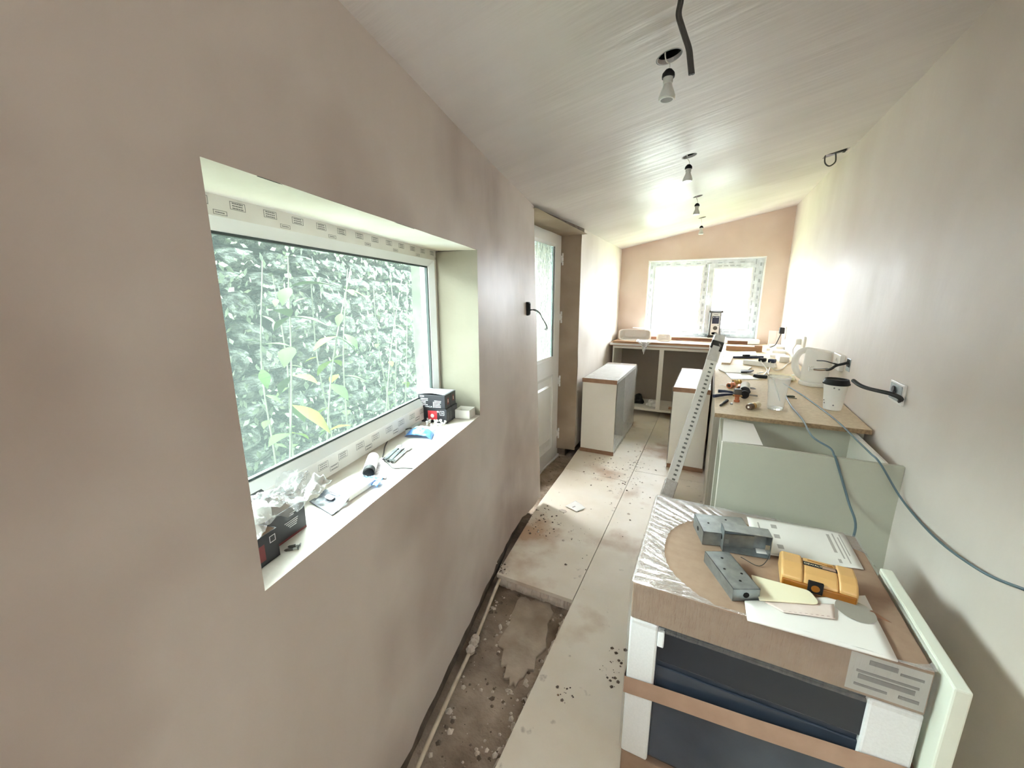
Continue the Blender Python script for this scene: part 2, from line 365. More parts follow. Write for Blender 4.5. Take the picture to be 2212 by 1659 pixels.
# return of the plaster into the door recess
mb.grid(4, 30, lambda s, t: lwp(UC, .03 + 2.17 * t) + (V((-1.32, 2.62, 0)) - V((lwp(UC, 0).x, lwp(UC, 0).y, 0))) * s)
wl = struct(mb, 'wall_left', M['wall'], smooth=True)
# masonry core behind the plaster, around the opening
mb = MB()
def slab(u0, u1, z0, z1, d0, d1): mb.hexa([LW(u0, z0, d0), LW(u1, z0, d0), LW(u1, z0, d1), LW(u0, z0, d1)], [LW(u0, z1, d0), LW(u1, z1, d0), LW(u1, z1, d1), LW(u0, z1, d1)])
slab(-3.5, UC - .02, -.2, WZ0 - .02, .03, .31); slab(-3.5, UC - .02, WZ1 + .02, 2.4, .03, .31)
slab(-3.5, WU0 - .02, WZ0 - .02, WZ1 + .02, .03, .31); slab(WU1 + .045, UC - .02, WZ0 - .02, WZ1 + .02, .03, .31)
struct(mb, 'wall_core', M['masonry'], wl)
# plastered reveals: head, far jamb, near jamb, sill
def rvl(name, p, m, sub=14):
    q = MB(); a, b, c, d = p
    q.grid(sub, 6, lambda s, t: (a.lerp(b, s)).lerp(d.lerp(c, s), t) + V((0, 0, .0015 * nz(a.lerp(b, s) * 9 + V((0, 0, t * 3))))))
    return struct(q, name, m, wl, smooth=True)
IU0, IU1 = WU0 - .02, WU1 + .025
rvl('window_head', (LW(WU0, WZ1), LW(WU1, WZ1), LW(IU1, WZ1 + .005, RD + .06), LW(IU0, WZ1 + .005, RD + .06)), M['reveal'])
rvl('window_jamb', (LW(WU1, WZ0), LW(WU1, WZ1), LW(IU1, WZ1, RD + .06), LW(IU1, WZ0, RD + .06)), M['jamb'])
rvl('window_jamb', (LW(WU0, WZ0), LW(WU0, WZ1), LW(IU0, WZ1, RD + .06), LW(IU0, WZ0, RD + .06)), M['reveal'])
rvl('window_ledge', (LW(WU0, WZ0), LW(WU1, WZ0), LW(IU1, WZ0, RD + .06), LW(IU0, WZ0, RD + .06)), M['sillp'])
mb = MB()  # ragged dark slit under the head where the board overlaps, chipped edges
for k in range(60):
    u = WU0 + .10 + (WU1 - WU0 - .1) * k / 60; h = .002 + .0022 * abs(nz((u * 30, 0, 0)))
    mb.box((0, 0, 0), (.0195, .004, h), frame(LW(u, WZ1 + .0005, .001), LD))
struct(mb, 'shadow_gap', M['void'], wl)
mb = MB()  # outer render reveal beyond the glass
for (u0, u1) in ((IU1 - .005, IU1 + .05), (IU0 - .05, IU0 + .015)):
    mb.hexa([LW(u0, .9, .275), LW(u1, .9, .275), LW(u1, .9, .325), LW(u0, .9, .325)], [LW(u0, 1.8, .275), LW(u1, 1.8, .275), LW(u1, 1.8, .325), LW(u0, 1.8, .325)])
mb.hexa([LW(IU0, .9, .3), LW(IU1, .9, .3), LW(IU1, .88, .36), LW(IU0, .88, .36)], [LW(IU0, .99, .3), LW(IU1, .99, .3), LW(IU1, .975, .36), LW(IU0, .975, .36)])
struct(mb, 'outer_render', mat('dark_render', (84, 88, 76), .9, sc=12, tint=(112, 116, 102), spec=.1), wl)  # outer render colour set dark to keep it from overexposing

# door recess and the wall beyond it
YJ0, YJ1, XD = 2.62, 3.69, -1.30
LX0, LX1 = -1.128, -1.205
mb = MB()
xf = lambda y: LX0 + (LX1 - LX0) * (y - YJ1) / (YB - YJ1)
mb.grid(40, 40, lambda s, t: (lambda y, z: V((xf(y) + .006 * nz((y * 3, z * 3, 0)), y, z)))(YJ1 + (YB - YJ1) * s, .03 + 2.2 * t))
wl2 = struct(mb, 'wall_left', M['wall_r'], smooth=True)
mb = MB(); mb.grid(8, 36, lambda s, t: V((XD - .05 + (xf(YJ1) - XD + .05) * s, YJ1 - .03 + .03 * s + .004 * nz((s * 3, t * 6, 1)), .0 + 2.2 * t))); struct(mb, 'door_jamb', M['recess_shade'], wl2, smooth=True)
mb = MB(); mb.box((-1.75, YJ1 + .02, -.2), (LX1 - .03, YB + .3, 2.5)); struct(mb, 'wall_core', M['masonry'], wl2)
mb = MB(); mb.grid(8, 14, lambda s, t: V((XD - .1 + (-1.08 - XD + .1) * s, 2.52 + (YJ1 + .02 - 2.52) * t, 2.062 + .012 * s + .004 * nz((s * 4, t * 6, 2)))))
struct(mb, 'door_lintel', M['recess_shade'], wl2, smooth=True)
mb = MB(); mb.box((-1.8, 2.5, 2.085), (-1.12, YJ1 + .05, 2.5)); struct(mb, 'lintel_core', M['masonry'], wl2)
# right, back and front walls
mb = MB(); mb.grid(110, 44, lambda s, t: (lambda y, z: V((wrx(y) + .004 * nz((0, y * 2.5, z * 2.5)), y, z)))(YF + (YB - YF) * s, -.1 + 2.85 * t))
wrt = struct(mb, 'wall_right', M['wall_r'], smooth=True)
mb = MB(); mb.box((.80, YF - .3, -.2), (1.05, YB + .3, 2.9)); struct(mb, 'wall_core', M['masonry'], wrt)
BX0, BX1, BZ0, BZ1, BD = -.828, .510, 1.0, 1.992, .11
mb = MB(); wall_grid(mb, lines(-1.3, .80, .07, (BX0, BX1)), lines(-.1, 2.7, .07, (BZ0, BZ1)), lambda x, z, i, j: V((x, YB + (.004 * nz((x * 3, z * 3, 9)) if not (BX0 - .01 < x < BX1 + .01 and BZ0 - .01 < z < BZ1 + .01) else 0), z)), (BX0, BX1, BZ0, BZ1))
wbk = struct(mb, 'wall_back', M['wall_b'], smooth=True)
mb = MB()
for lo, hi in (((-1.8, -.2), (BX0 - .03, 2.9)), ((BX1 + .03, -.2), (1.05, 2.9)), ((BX0 - .03, -.2), (BX1 + .03, BZ0 - .03)), ((BX0 - .03, BZ1 + .03), (BX1 + .03, 2.9))):
    mb.box((lo[0], YB + .02, lo[1]), (hi[0], YB + .30, hi[1]))
struct(mb, 'wall_core', M['masonry'], wbk)
mb = MB()
for a, b, c, d in (((BX0, BZ0), (BX1, BZ0), 0, 0), ((BX1, BZ0), (BX1, BZ1), 0, 0), ((BX1, BZ1), (BX0, BZ1), 0, 0), ((BX0, BZ1), (BX0, BZ0), 0, 0)):
    mb.add([(a[0], YB - .004, a[1]), (b[0], YB - .004, b[1]), (b[0], YB + .2, b[1]), (a[0], YB + .2, a[1])], [(0, 1, 2, 3)])
def ring(mb, x0, x1, z0, z1, w_, y0, y1):
    mb.box((x0, y0, z0), (x0 + w_, y1, z1)); mb.box((x1 - w_, y0, z0), (x1, y1, z1))
    mb.box((x0 + w_, y0, z0), (x1 - w_, y1, z0 + w_)); mb.box((x0 + w_, y0, z1 - w_), (x1 - w_, y1, z1))
ring(mb, BX0 - .012, BX1 + .012, BZ0 - .012, BZ1 + .012, .012, YB - .006, YB + .01)
struct(mb, 'window_reveal', M['whiteg'], wbk)
# unseen wall behind the camera; its high opening is added to let daylight in
mb = MB()
mb.box((-.9, YF - .12, -.2), (1.0, YF, 1.90)); mb.box((-.9, YF - .12, 2.2), (1.0, YF, 2.9)); mb.box((-.9, YF - .12, 1.90), (-.10, YF, 2.2)); mb.box((.68, YF - .12, 1.90), (1.0, YF, 2.2))
struct(mb, 'wall_front', M['wall_r'])
# ceiling with its cut holes
CX0, CX1 = -1.55, .83
mb = MB(); b4 = [(CX0, YF - .2, cz(CX0, YF - .2)), (CX1, YF - .2, cz(CX1, YF - .2)), (CX1, YB + .1, cz(CX1, YB + .1)), (CX0, YB + .1, cz(CX0, YB + .1))]
mb.hexa(b4, [V(p) + V((0, 0, .0125)) for p in b4])
ceil = struct(mb, 'ceiling', M['ceil'])
LAMPS = [(1447, 122, .036, .115), (1490, 337, .036, .125), (1508, 424, .034, .135), (1517.5, 470, .034, .165)]
cut = MB()
for u, v, r, h in LAMPS:
    p = cl(u, v); cut.lathe([(r, -.2), (r, .2)], Matrix.Translation(p), n=28)
jp = [cl(1771, 348), cl(1782, 337), cl(1837, 318), cl(1826, 330)]
ja, jb = cl(1771, 348), cl(1837, 318)
jd = V((1, -.08, .19)).normalized()
jr = [V((.585, 3.60, 0)), V((.712, 3.575, 0)), V((.712, 3.65, 0)), V((.585, 3.70, 0))]
cut.prism([V((p.x, p.y, cz(p.x, p.y) - .1)) for p in jr], .25)
co = cut.build('cutter', M['void'])
md = ceil.modifiers.new('holes', 'BOOLEAN'); md.object = co; md.operation = 'DIFFERENCE'; md.solver = 'EXACT'
bpy.context.view_layer.update(); dg = bpy.context.evaluated_depsgraph_get()
nm = bpy.data.meshes.new_from_object(ceil.evaluated_get(dg)); ceil.modifiers.clear(); ceil.data = nm; bpy.data.objects.remove(co)
nm.materials.clear(); nm.materials.append(M['ceil']); nm.polygons.foreach_set('material_index', [0] * len(nm.polygons))
mb = MB(); t4 = [(-1.9, YF - .4, 2.75), (1.1, YF - .4, 2.75), (1.1, YB + .35, 2.95), (-1.9, YB + .35, 2.6)]
mb.hexa([(p[0], p[1], p[2]) for p in t4], [(p[0], p[1], p[2] + .1) for p in t4]); struct(mb, 'roof_void', M['void'], ceil)
mb = MB()
for k in range(9):   # dark joists just above the plasterboard
    y = YF + .3 + k * .86; mb.hexa([(CX0, y, cz(CX0, y) + .06), (CX1, y, cz(CX1, y) + .06), (CX1, y + .05, cz(CX1, y) + .06), (CX0, y + .05, cz(CX0, y) + .06)], [(CX0, y, cz(CX0, y) + .16), (CX1, y, cz(CX1, y) + .16), (CX1, y + .05, cz(CX1, y) + .16), (CX0, y + .05, cz(CX0, y) + .16)])
struct(mb, 'joist', M['void'], ceil)

for u, v, r, h in LAMPS:
    p = cl(u, v); q = MB(); q.lathe([(r + .02, .014), (r + .02, .14), (.001, .141)], Matrix.Translation((p.x, p.y, cz(p.x, p.y))), n=20, caps=False); struct(q, 'lamp_blackout_can', M['void'], ceil)  # added dark can over each hole, blocking stray daylight from above
q = MB(); q.box((.55, 3.52, cz(.72, 3.7) + .016), (.745, 3.75, cz(.72, 3.7) + .12)); struct(q, 'slot_blackout_box', M['void'], ceil)  # added dark box that keeps the slot black inside
# ------------------------------------------------------------------ floor: dug-out base, boards on top
mb = MB()
def dirt(s, t):
    x, y = -1.75 + 2.6 * s, YF - .2 + (YB + .2 - YF) * t
    return V((x, y, -.088 + .012 * nz((x * 4, y * 4, 0)) + .008 * nz((x * 15, y * 15, 4))))
mb.grid(70, 150, dirt)
fl = struct(mb, 'floor', M['dirt'], smooth=True)
mb = MB()   # paler raised screed patch in the trench
c0 = [pz(1125, 1290, -.085), pz(1195, 1300, -.085), pz(1178, 1400, -.085), pz(1120, 1480, -.085), pz(1088, 1465, -.085), pz(1080, 1380, -.085)]
cc_ = sum(c0, V((0, 0, 0))) / 6
poly = []
for k in range(36):
    a_, b_ = c0[k // 6], c0[(k // 6 + 1) % 6]; p = a_.lerp(b_, (k % 6) / 6); p = cc_.lerp(p, 1 + .30 * nz((k * .7, 3, 1))); poly.append(V((p.x, p.y, -.097)))
mb.prism(poly, .017); struct(mb, 'screed_patch', M['conc'], fl, bevel=.004)
SX = -.502
def board(poly, z1=0.): 
    q = MB(); q.prism([V((p[0], p[1], z1 - .022)) for p in poly], .022); return struct(q, 'floor_board', M['floor'], fl, bevel=.0015)
G = .0018
board([(-.944, 1.705), (SX - G, 1.703), (SX - G, 3.205 - G), (-1.066, 3.205 - G), (-1.036, 2.55)])
board([(-1.068, 3.205 + G), (SX - G, 3.205 + G), (SX - G, 4.72 - G), (-1.12, 4.72 - G), (-1.10, 3.72)])
board([(-1.12, 4.72 + G), (SX - G, 4.72 + G), (SX - G, YB - .01), (-1.16, YB - .01)])
for y0, y1 in ((YF, .45), (.45, 3.45), (3.45, YB - .01)):
    board([(SX + G, y0 + G), (.10 - G, y0 + G), (.10 - G, y1 - G), (SX + G, y1 - G)])
    board([(.10 + G, y0 + G), (wrx(y0) - .01, y0 + G), (wrx(y1) - .01, y1 - G), (.10 + G, y1 - G)])
mb = MB()  # crumbly insulation exposed under the cut edges
def ins(a, b, n):
    for k in range(n):
        p = V(a).lerp(V(b), (k + random.random()) / n); s = .012 + .02 * random.random()
        mb.lathe([(s * .5, -.075), (s, -.06), (s * 1.1, -.04), (s * .7, -.023)], Matrix.Translation((p.x, p.y, 0)) @ Matrix.Rotation(random.random() * 6, 4, 'Z'), n=6)
mb.box((-.93, 1.72, -.085), (SX - .01, 1.76, -.0225)); mb.box((SX + .012, YF, -.085), (SX + .05, 1.72, -.0225))
ins((-.93, 1.722, 0), (SX, 1.722, 0), 40); ins((SX + .012, .4, 0), (SX + .012, 1.7, 0), 70)
tag(struct(mb, 'insulation_edge', M['rubble'], fl, smooth=True), kind='stuff')
mb = MB()
for (y0, y1) in ((3.6, 5.2),):
    pass
# rubble and crumbs nobody could count
def crumbs(pts, m, name, smin, smax, q=None, mi=0, fin=True):
    q = q or MB(); q.mat(mi)
    for p in pts:
        s = smin + (smax - smin) * random.random() ** 2.5; R = Matrix.Translation(p) @ Matrix.Rotation(random.random() * 6, 4, 'Z')
        h = s * (.5 + .5 * random.random())
        vs = [R @ V((math.cos(k * 1.2566) * s * (.7 + .5 * random.random()), math.sin(k * 1.2566) * s * (.7 + .5 * random.random()), 0)) for k in range(5)] + [R @ V((s * .3 * random.uniform(-1, 1), s * .3 * random.uniform(-1, 1), h))]
        q.add(vs, [(0, 1, 2, 3, 4)[::-1]] + [(k, (k + 1) % 5, 5) for k in range(5)])
    if not fin: return q
    return q.build(name, m)
def dz(x, y): return -.088 + .012 * nz((x * 4, y * 4, 0)) + .008 * nz((x * 15, y * 15, 4)) - .003
pts = []
for k in range(520):
    y = random.uniform(.3, 1.7); t = random.random()
    xl = LW((y - 1.7) / .981, 0).x + .03; x = xl + (SX - xl - .02) * (t ** 1.6 if random.random() < .6 else 1 - t ** 2 * .35); pts.append((x, y, dz(x, y)))
cq = crumbs(pts, None, 'rubble', .003, .017, fin=False)
pts = []
for k in range(260):
    y = random.uniform(.4, 1.7); xl = LW((y - 1.7) / .981, 0).x; x = random.uniform(xl, SX - .01); pts.append((x, y, dz(x, y)))
for k in range(90):
    y = random.uniform(2.75, 3.66); x = random.uniform(-1.3, -1.06); pts.append((x, y, dz(x, y)))
tag(crumbs(pts, [M['rubble'], M['rubbled']], 'rubble', .004, .016, cq, 1), 'plaster and earth rubble scattered over the open floor trench', 'rubble', kind='stuff')
pts = [pz(random.gauss(u, s), random.gauss(v, s2), .0005) for (u, v, s, s2, n) in ((1175, 1115, 18, 12, 40), (1190, 1135, 30, 14, 26), (1320, 1000, 22, 10, 26), (1300, 1040, 60, 40, 30), (1172, 1155, 8, 5, 8), (1330, 1440, 14, 22, 26), (1230, 1180, 50, 40, 14), (1215, 1500, 12, 10, 12), (1085, 1225, 8, 10, 20), (1360, 1025, 18, 18, 25)) for k in range(n)]
pts = [p for p in pts if not (p.x < SX and p.y < 1.71) and p.x > LW((p.y - 1.7) / .981, 0).x + .02]
cq = crumbs(pts, None, 'debris', .002, .010, fin=False)
pts = [pz(random.gauss(u, s), random.gauss(v, s2), .0005) for (u, v, s, s2, n) in ((1340, 1035, 25, 25, 80), (1378, 1000, 14, 22, 60), (1088, 1228, 6, 8, 30), (1215, 1160, 40, 25, 20)) for k in range(n)]
pts = [p for p in pts if not (p.x < SX and p.y < 1.71)]
tag(crumbs(pts, [M['rubbled'], M['rubble']], 'debris', .002, .012, cq, 1), 'dark crumbs and pale plaster flakes strewn over the dusty floorboards', 'debris', kind='stuff')
# ------------------------------------------------------------------ left window (structure): outer frame, beads, pane
w1 = empty('window_1', LW((WU0 + WU1) / 2, WZ0, RD)); w1['kind'] = 'structure'
FZ0, FZ1, FU0, FU1 = SZ + .012, WZ1 + .012, IU0 - .03, IU1 + .022
def ubox(mb, u0, u1, z0, z1, d0, d1): mb.hexa([LW(u0, z0, d0), LW(u1, z0, d0), LW(u1, z0, d1), LW(u0, z0, d1)], [LW(u0, z1, d0), LW(u1, z1, d0), LW(u1, z1, d1), LW(u0, z1, d1)])
mb = MB(); FW_ = .05
ubox(mb, FU0, FU1, FZ1 - FW_, FZ1, RD, RD + .07); ubox(mb, FU0, FU1, FZ0, FZ0 + .065, RD, RD + .07)
ubox(mb, FU0, FU0 + .06, FZ0 + .065, FZ1 - FW_, RD, RD + .07); ubox(mb, FU1 - .05, FU1, FZ0 + .065, FZ1 - FW_, RD, RD + .07)
struct(mb, 'window_frame', M['tape'], w1, bevel=.003)
GU0, GU1, GZ0, GZ1 = FU0 + .06, FU1 - .05, FZ0 + .065, FZ1 - FW_
BW = .026
mb = MB()
def bead(a0, a1, b0, b1):  # sloped glazing bead: outer line at the frame face, inner line set back
    mb.add([a0, a1, b1, b0], [(0, 1, 2, 3)])
o_ = [LW(GU0, GZ0, RD - .003), LW(GU1, GZ0, RD - .003), LW(GU1, GZ1, RD - .003), LW(GU0, GZ1, RD - .003)]
i_ = [LW(GU0 + BW, GZ0 + BW, RD + .014), LW(GU1 - BW, GZ0 + BW, RD + .014), LW(GU1 - BW, GZ1 - BW, RD + .014), LW(GU0 + BW, GZ1 - BW, RD + .014)]
i2 = [p - LN * .012 for p in i_]
for k in range(4):
    mb.add([o_[k], o_[(k + 1) % 4], i_[(k + 1) % 4], i_[k]], [(0, 1, 2, 3)]); mb.add([i_[k], i_[(k + 1) % 4], i2[(k + 1) % 4], i2[k]], [(0, 1, 2, 3)])
struct(mb, 'glazing_bead', M['upvc'], w1)
mb = MB(); g_ = .006
for (u0, u1, z0, z1) in ((GU0 + BW, GU1 - BW, GZ0 + BW, GZ0 + BW + g_), (GU0 + BW, GU1 - BW, GZ1 - BW - g_, GZ1 - BW), (GU0 + BW, GU0 + BW + g_, GZ0 + BW, GZ1 - BW), (GU1 - BW - g_, GU1 - BW, GZ0 + BW, GZ1 - BW)): ubox(mb, u0, u1, z0, z1, RD + .018, RD + .03)
struct(mb, 'gasket', M['gasket'], w1)
mb = MB(); ubox(mb, GU0 + .01, GU1 - .01, GZ0 + .01, GZ1 - .01, RD + .030, RD + .0305)
struct(mb, 'pane', M['glass'], w1)
mb = MB()   # printed panels on the protective film
def stamp(mb, u, z, w_, h, d, rows, outline=True):
    e = .0004
    def r(u0, u1, z0, z1): ubox(mb, u0, u1, z0, z1, d - e, d + .0002)
    if outline:
        t = .0009; r(u, u + w_, z, z + t); r(u, u + w_, z + h - t, z + h); r(u, u + t, z, z + h); r(u + w_ - t, u + w_, z, z + h)
    for k in range(rows):
        zz = z + h * (.2 + .6 * k / max(1, rows - 1)) if rows > 1 else z + h * .5
        a = u + w_ * .15; 
        while a < u + w_ * .82:
            l = w_ * random.uniform(.08, .2); r(a, min(a + l, u + w_ * .85), zz - .0011, zz + .0011); a += l + w_ * .03
for k in range(13):
    u = WU0 + .13 + k * .083
    stamp(mb, u, FZ1 - .03, .036, .016, RD, 3); 
    if k % 2 == 0: stamp(mb, u + .044, FZ1 - .046, .03, .009, RD, 1)
for k in range(12):
    u = WU0 + .12 + k * .085
    stamp(mb, u, FZ0 + .032, .04, .02, RD, 3)
    if k % 2: stamp(mb, u + .045, FZ0 + .014, .036, .014, RD, 2)
struct(mb, 'film_print', M['print'], w1)
# ------------------------------------------------------------------ back window
w2 = empty('window_2', ((BX0 + BX1) / 2, YB + BD, BZ0)); w2['kind'] = 'structure'
y0, y1 = YB + BD, YB + BD + .065
mb = MB(); ring(mb, BX0, BX1, BZ0, BZ1, .058, y0, y1); XM = py(1520, 640, YB + BD).x
mb.box((XM - .03, y0, BZ0 + .058), (XM + .03, y1, BZ1 - .058)); struct(mb, 'window_frame', M['tapeb'], w2, bevel=.004)
mb = MB(); ring(mb, XM + .034, BX1 - .05, BZ0 + .05, BZ1 - .05, .055, y0 - .018, y0 + .05); struct(mb, 'window_sash', M['tapeb'], w2, bevel=.005)
mb = MB()
for (x0, x1, z0, z1, yy) in ((BX0 + .058, XM - .03, BZ0 + .058, BZ1 - .058, y0 + .004), (XM + .089, BX1 - .105, BZ0 + .105, BZ1 - .105, y0 - .012)): ring(mb, x0, x1, z0, z1, .016, yy, yy + .02)
struct(mb, 'glazing_bead', M['upvc'], w2, bevel=.003)
for (x0, x1, z0, z1) in ((BX0 + .05, XM - .02, BZ0 + .05, BZ1 - .05), (XM + .08, BX1 - .1, BZ0 + .1, BZ1 - .1)):
    mb = MB(); mb.box((x0, y0 + .028, z0), (x1, y0 + .0285, z1)); struct(mb, 'pane', M['glassb'], w2)
mb = MB(); hz = py(1522, 640, y0).z
mb.box((XM + .044, y0 - .03, hz - .03), (XM + .068, y0 - .018, hz + .04)); mb.tube([(XM + .056, y0 - .03, hz), (XM + .056, y0 - .055, hz), (XM + .056, y0 - .06, hz - .02), (XM + .056, y0 - .055, hz - .11)], .008)
struct(mb, 'window_handle', M['upvc'], w2, bevel=.002)
mb = MB()
def st2(x, z, w_, h, yy): mb.box((x, yy - .0006, z), (x + w_, yy, z + h))
for k in range(10):
    x = BX0 + .08 + k * .125
    if x < BX1 - .2: st2(x, BZ1 - .045, .05, .012, y0)
    if k < 8: st2(x + .03, BZ0 + .02, .07, .02, y0); st2(x + .02, BZ0 + .044, .04, .005, y0)
for k in range(9):
    z = BZ0 + .1 + k * .1
    st2(BX0 + .015, z, .014, .04, y0); st2(BX1 - .038, z, .02, .04, y0); st2(BX1 - .09, z + .02, .012, .06, y0 - .0185); st2(XM - .012, z, .02, .04, y0)
for k in range(4): st2(XM + .13 + k * .07, BZ1 - .085, .05, .012, y0 - .0185); st2(XM + .12 + k * .08, BZ0 + .07, .06, .012, y0 - .0185)
struct(mb, 'film_print', mat('pale_blue_print', (168, 176, 182), .6), w2)
# ------------------------------------------------------------------ back door with obscured glass
d1 = empty('door_1', (XD, 3.2, -.1)); d1['kind'] = 'structure'
DY0, DY1, DZ0, DZ1 = 2.80, 3.655, -.095, 2.066
mb = MB()
for lo, hi in (((DY1 - .02, DZ0), (DY1 + .04, DZ1)), ((DY0 - .08, DZ0), (DY0, DZ1)), ((DY0 - .08, DZ1 - .02), (DY1 + .04, DZ1 + .03))): mb.box((XD - .07, lo[0], lo[1]), (XD - .012, hi[0], hi[1]))
struct(mb, 'door_frame', M['upvc'], d1, bevel=.004)
mb = MB(); gy0, gy1, gz0, gz1 = 2.94, 3.475, .955, 1.972; py0, py1, pz0, pz1 = 2.94, 3.50, .075, .80
X0, X1 = XD - .045, XD
for lo, hi in (((DY0, DZ0 + .03), (gy0, DZ1 - .02)), ((gy1 + .01, DZ0 + .03), (DY1 - .022, DZ1 - .02)), ((gy0, gz1), (gy1 + .01, DZ1 - .02)), ((gy0, pz1), (gy1 + .01, gz0)), ((gy0, DZ0 + .03), (gy1 + .01, pz0))): mb.box((X0, lo[0], lo[1]), (X1, hi[0], hi[1]))
struct(mb, 'door_leaf', M['upvc'], d1, bevel=.003)
mb = MB()
def xring(a0, a1, b0, b1, w_, xo, xi):
    for k in range(1):
        O = [V((xo, a0, b0)), V((xo, a1, b0)), V((xo, a1, b1)), V((xo, a0, b1))]; I = [V((xi, a0 + w_, b0 + w_)), V((xi, a1 - w_, b0 + w_)), V((xi, a1 - w_, b1 - w_)), V((xi, a0 + w_, b1 - w_))]
        for q in range(4): mb.add([O[q], O[(q + 1) % 4], I[(q + 1) % 4], I[q]], [(0, 1, 2, 3)])
xring(gy0, gy1 + .01, gz0, gz1, .02, XD + .004, XD - .012); struct(mb, 'glazing_bead', M['upvc'], d1)
mb = MB(); mb.box((XD - .016, gy0, gz0), (XD - .0155, gy1 + .01, gz1)); struct(mb, 'pane', M['glasso'], d1)
mb = MB(); mb.box((XD - .035, py0, pz0), (XD - .014, py1, pz1)); xring(py0, py1, pz0, pz1, .03, XD, XD - .014); xring(py0 + .07, py1 - .05, pz0 + .09, pz1 - .09, .018, XD - .014, XD - .004)
mb.box((XD - .02, py0 + .088, pz0 + .108), (XD - .004, py1 - .068, pz1 - .108)); struct(mb, 'door_panel', M['upvc'], d1)
mb = MB(); mb.box((XD - .04, py1 - .006, pz0), (XD - .0005, py1 - .001, pz1)); mb.box((XD - .03, gy1 - .006, gz0 + .02), (XD - .002, gy1 - .002, gz1 - .02)); struct(mb, 'gasket', M['gasket'], d1)
mb = MB(); mb.box((XD - .11, DY0 - .08, DZ0 - .03), (XD + .006, DY1 + .04, DZ0 + .028)); struct(mb, 'threshold', M['upvc'], d1, bevel=.006)
for z in (1.86, 1.33, .71, .17):
    mb = MB()
    for k in range(3): mb.lathe([(.0075, 0), (.009, .003), (.009, .031), (.0075, .034)], Matrix.Translation((XD + .010, DY1 - .008, z - .055 + k * .037)), n=10)
    mb.box((XD - .001, DY1 - .03, z - .03), (XD + .004, DY1 - .008, z + .03)); mb.box((XD - .013, DY1 - .008, z - .03), (XD + .004, DY1 + .02, z + .03))
    struct(mb, 'hinge', M['upvc'], d1, bevel=.001)
# ------------------------------------------------------------------ outside: rubble stone bank, saplings, ground
rnd = random.Random(11)
BKD = 1.55
mb = MB(); mb.grid(60, 2, lambda s, t: LW(-2.2 + 6.6 * s, -.3 + .3 * t, .42 + (BKD - .3) * t)); 
mb.hexa([(-9, YB + .6, -.34), (6, YB + .6, -.34), (6, YB + 7, -.34), (-9, YB + 7, -.34)], [(-9, YB + .6, -.3), (6, YB + .6, -.3), (6, YB + 7, -.3), (-9, YB + 7, -.3)])
struct(mb, 'ground', M['grassy'])
bank = empty('garden_wall', LW(1., -.2, BKD)); tag(bank, 'old rubble stone garden wall with lichen seen through the big side window', 'garden wall')
mb = MB(); mb.hexa([LW(-2.3, -.3, BKD + .04), LW(2.95, -.3, BKD + .04), LW(2.95, -.3, BKD + .5), LW(-2.3, -.3, BKD + .5)], [LW(-2.3, 1.95, BKD + .1), LW(2.95, 1.95, BKD + .1), LW(2.95, 1.95, BKD + .5), LW(-2.3, 1.95, BKD + .5)])
mb.build('earth_core', M['earth'], bank)
variants = []
for k in range(9):
    bm = bmesh.new(); bmesh.ops.create_icosphere(bm, subdivisions=2, radius=.5)
    for v in bm.verts:
        c = v.co; o3 = V((k * 7.3, 0, 0)); c.x = math.copysign(abs(c.x * 2) ** .7 / 2, c.x); c.z = math.copysign(abs(c.z * 2) ** .7 / 2, c.z)
        c *= 1 + .38 * nz(c * 2.2 + o3) + .16 * nz(c * 6 + o3)
    me = bpy.data.meshes.new('stone'); bm.to_mesh(me); bm.free(); me.materials.append(M['stone']); variants.append(me)
z = .08; ns = 0
while z < 1.93 and ns < 295:
    h = rnd.uniform(.10, .17); u = -.6 + rnd.uniform(0, .2)
    while u < 2.85 and ns < 295:
        wd = rnd.uniform(.14, .36)
        if ns < 295:
            o = bpy.data.objects.new('stone', rnd.choice(variants)); COL.objects.link(o); o.parent = bank
            p = LW(u + wd / 2, z + h / 2, BKD + .05 + rnd.uniform(-.03, .03)) - V(bank['_o'])
            Mx = Matrix((LD, -LN, V((0, 0, 1)))).transposed().to_4x4(); Mx.translation = p
            o.matrix_local = Mx @ Matrix.Rotation(rnd.uniform(-.12, .12), 4, 'Y') @ Matrix.Diagonal((wd * 1.04, .22, h * 1.08, 1)); ns += 1
        u += wd + .012
    z += h + .008
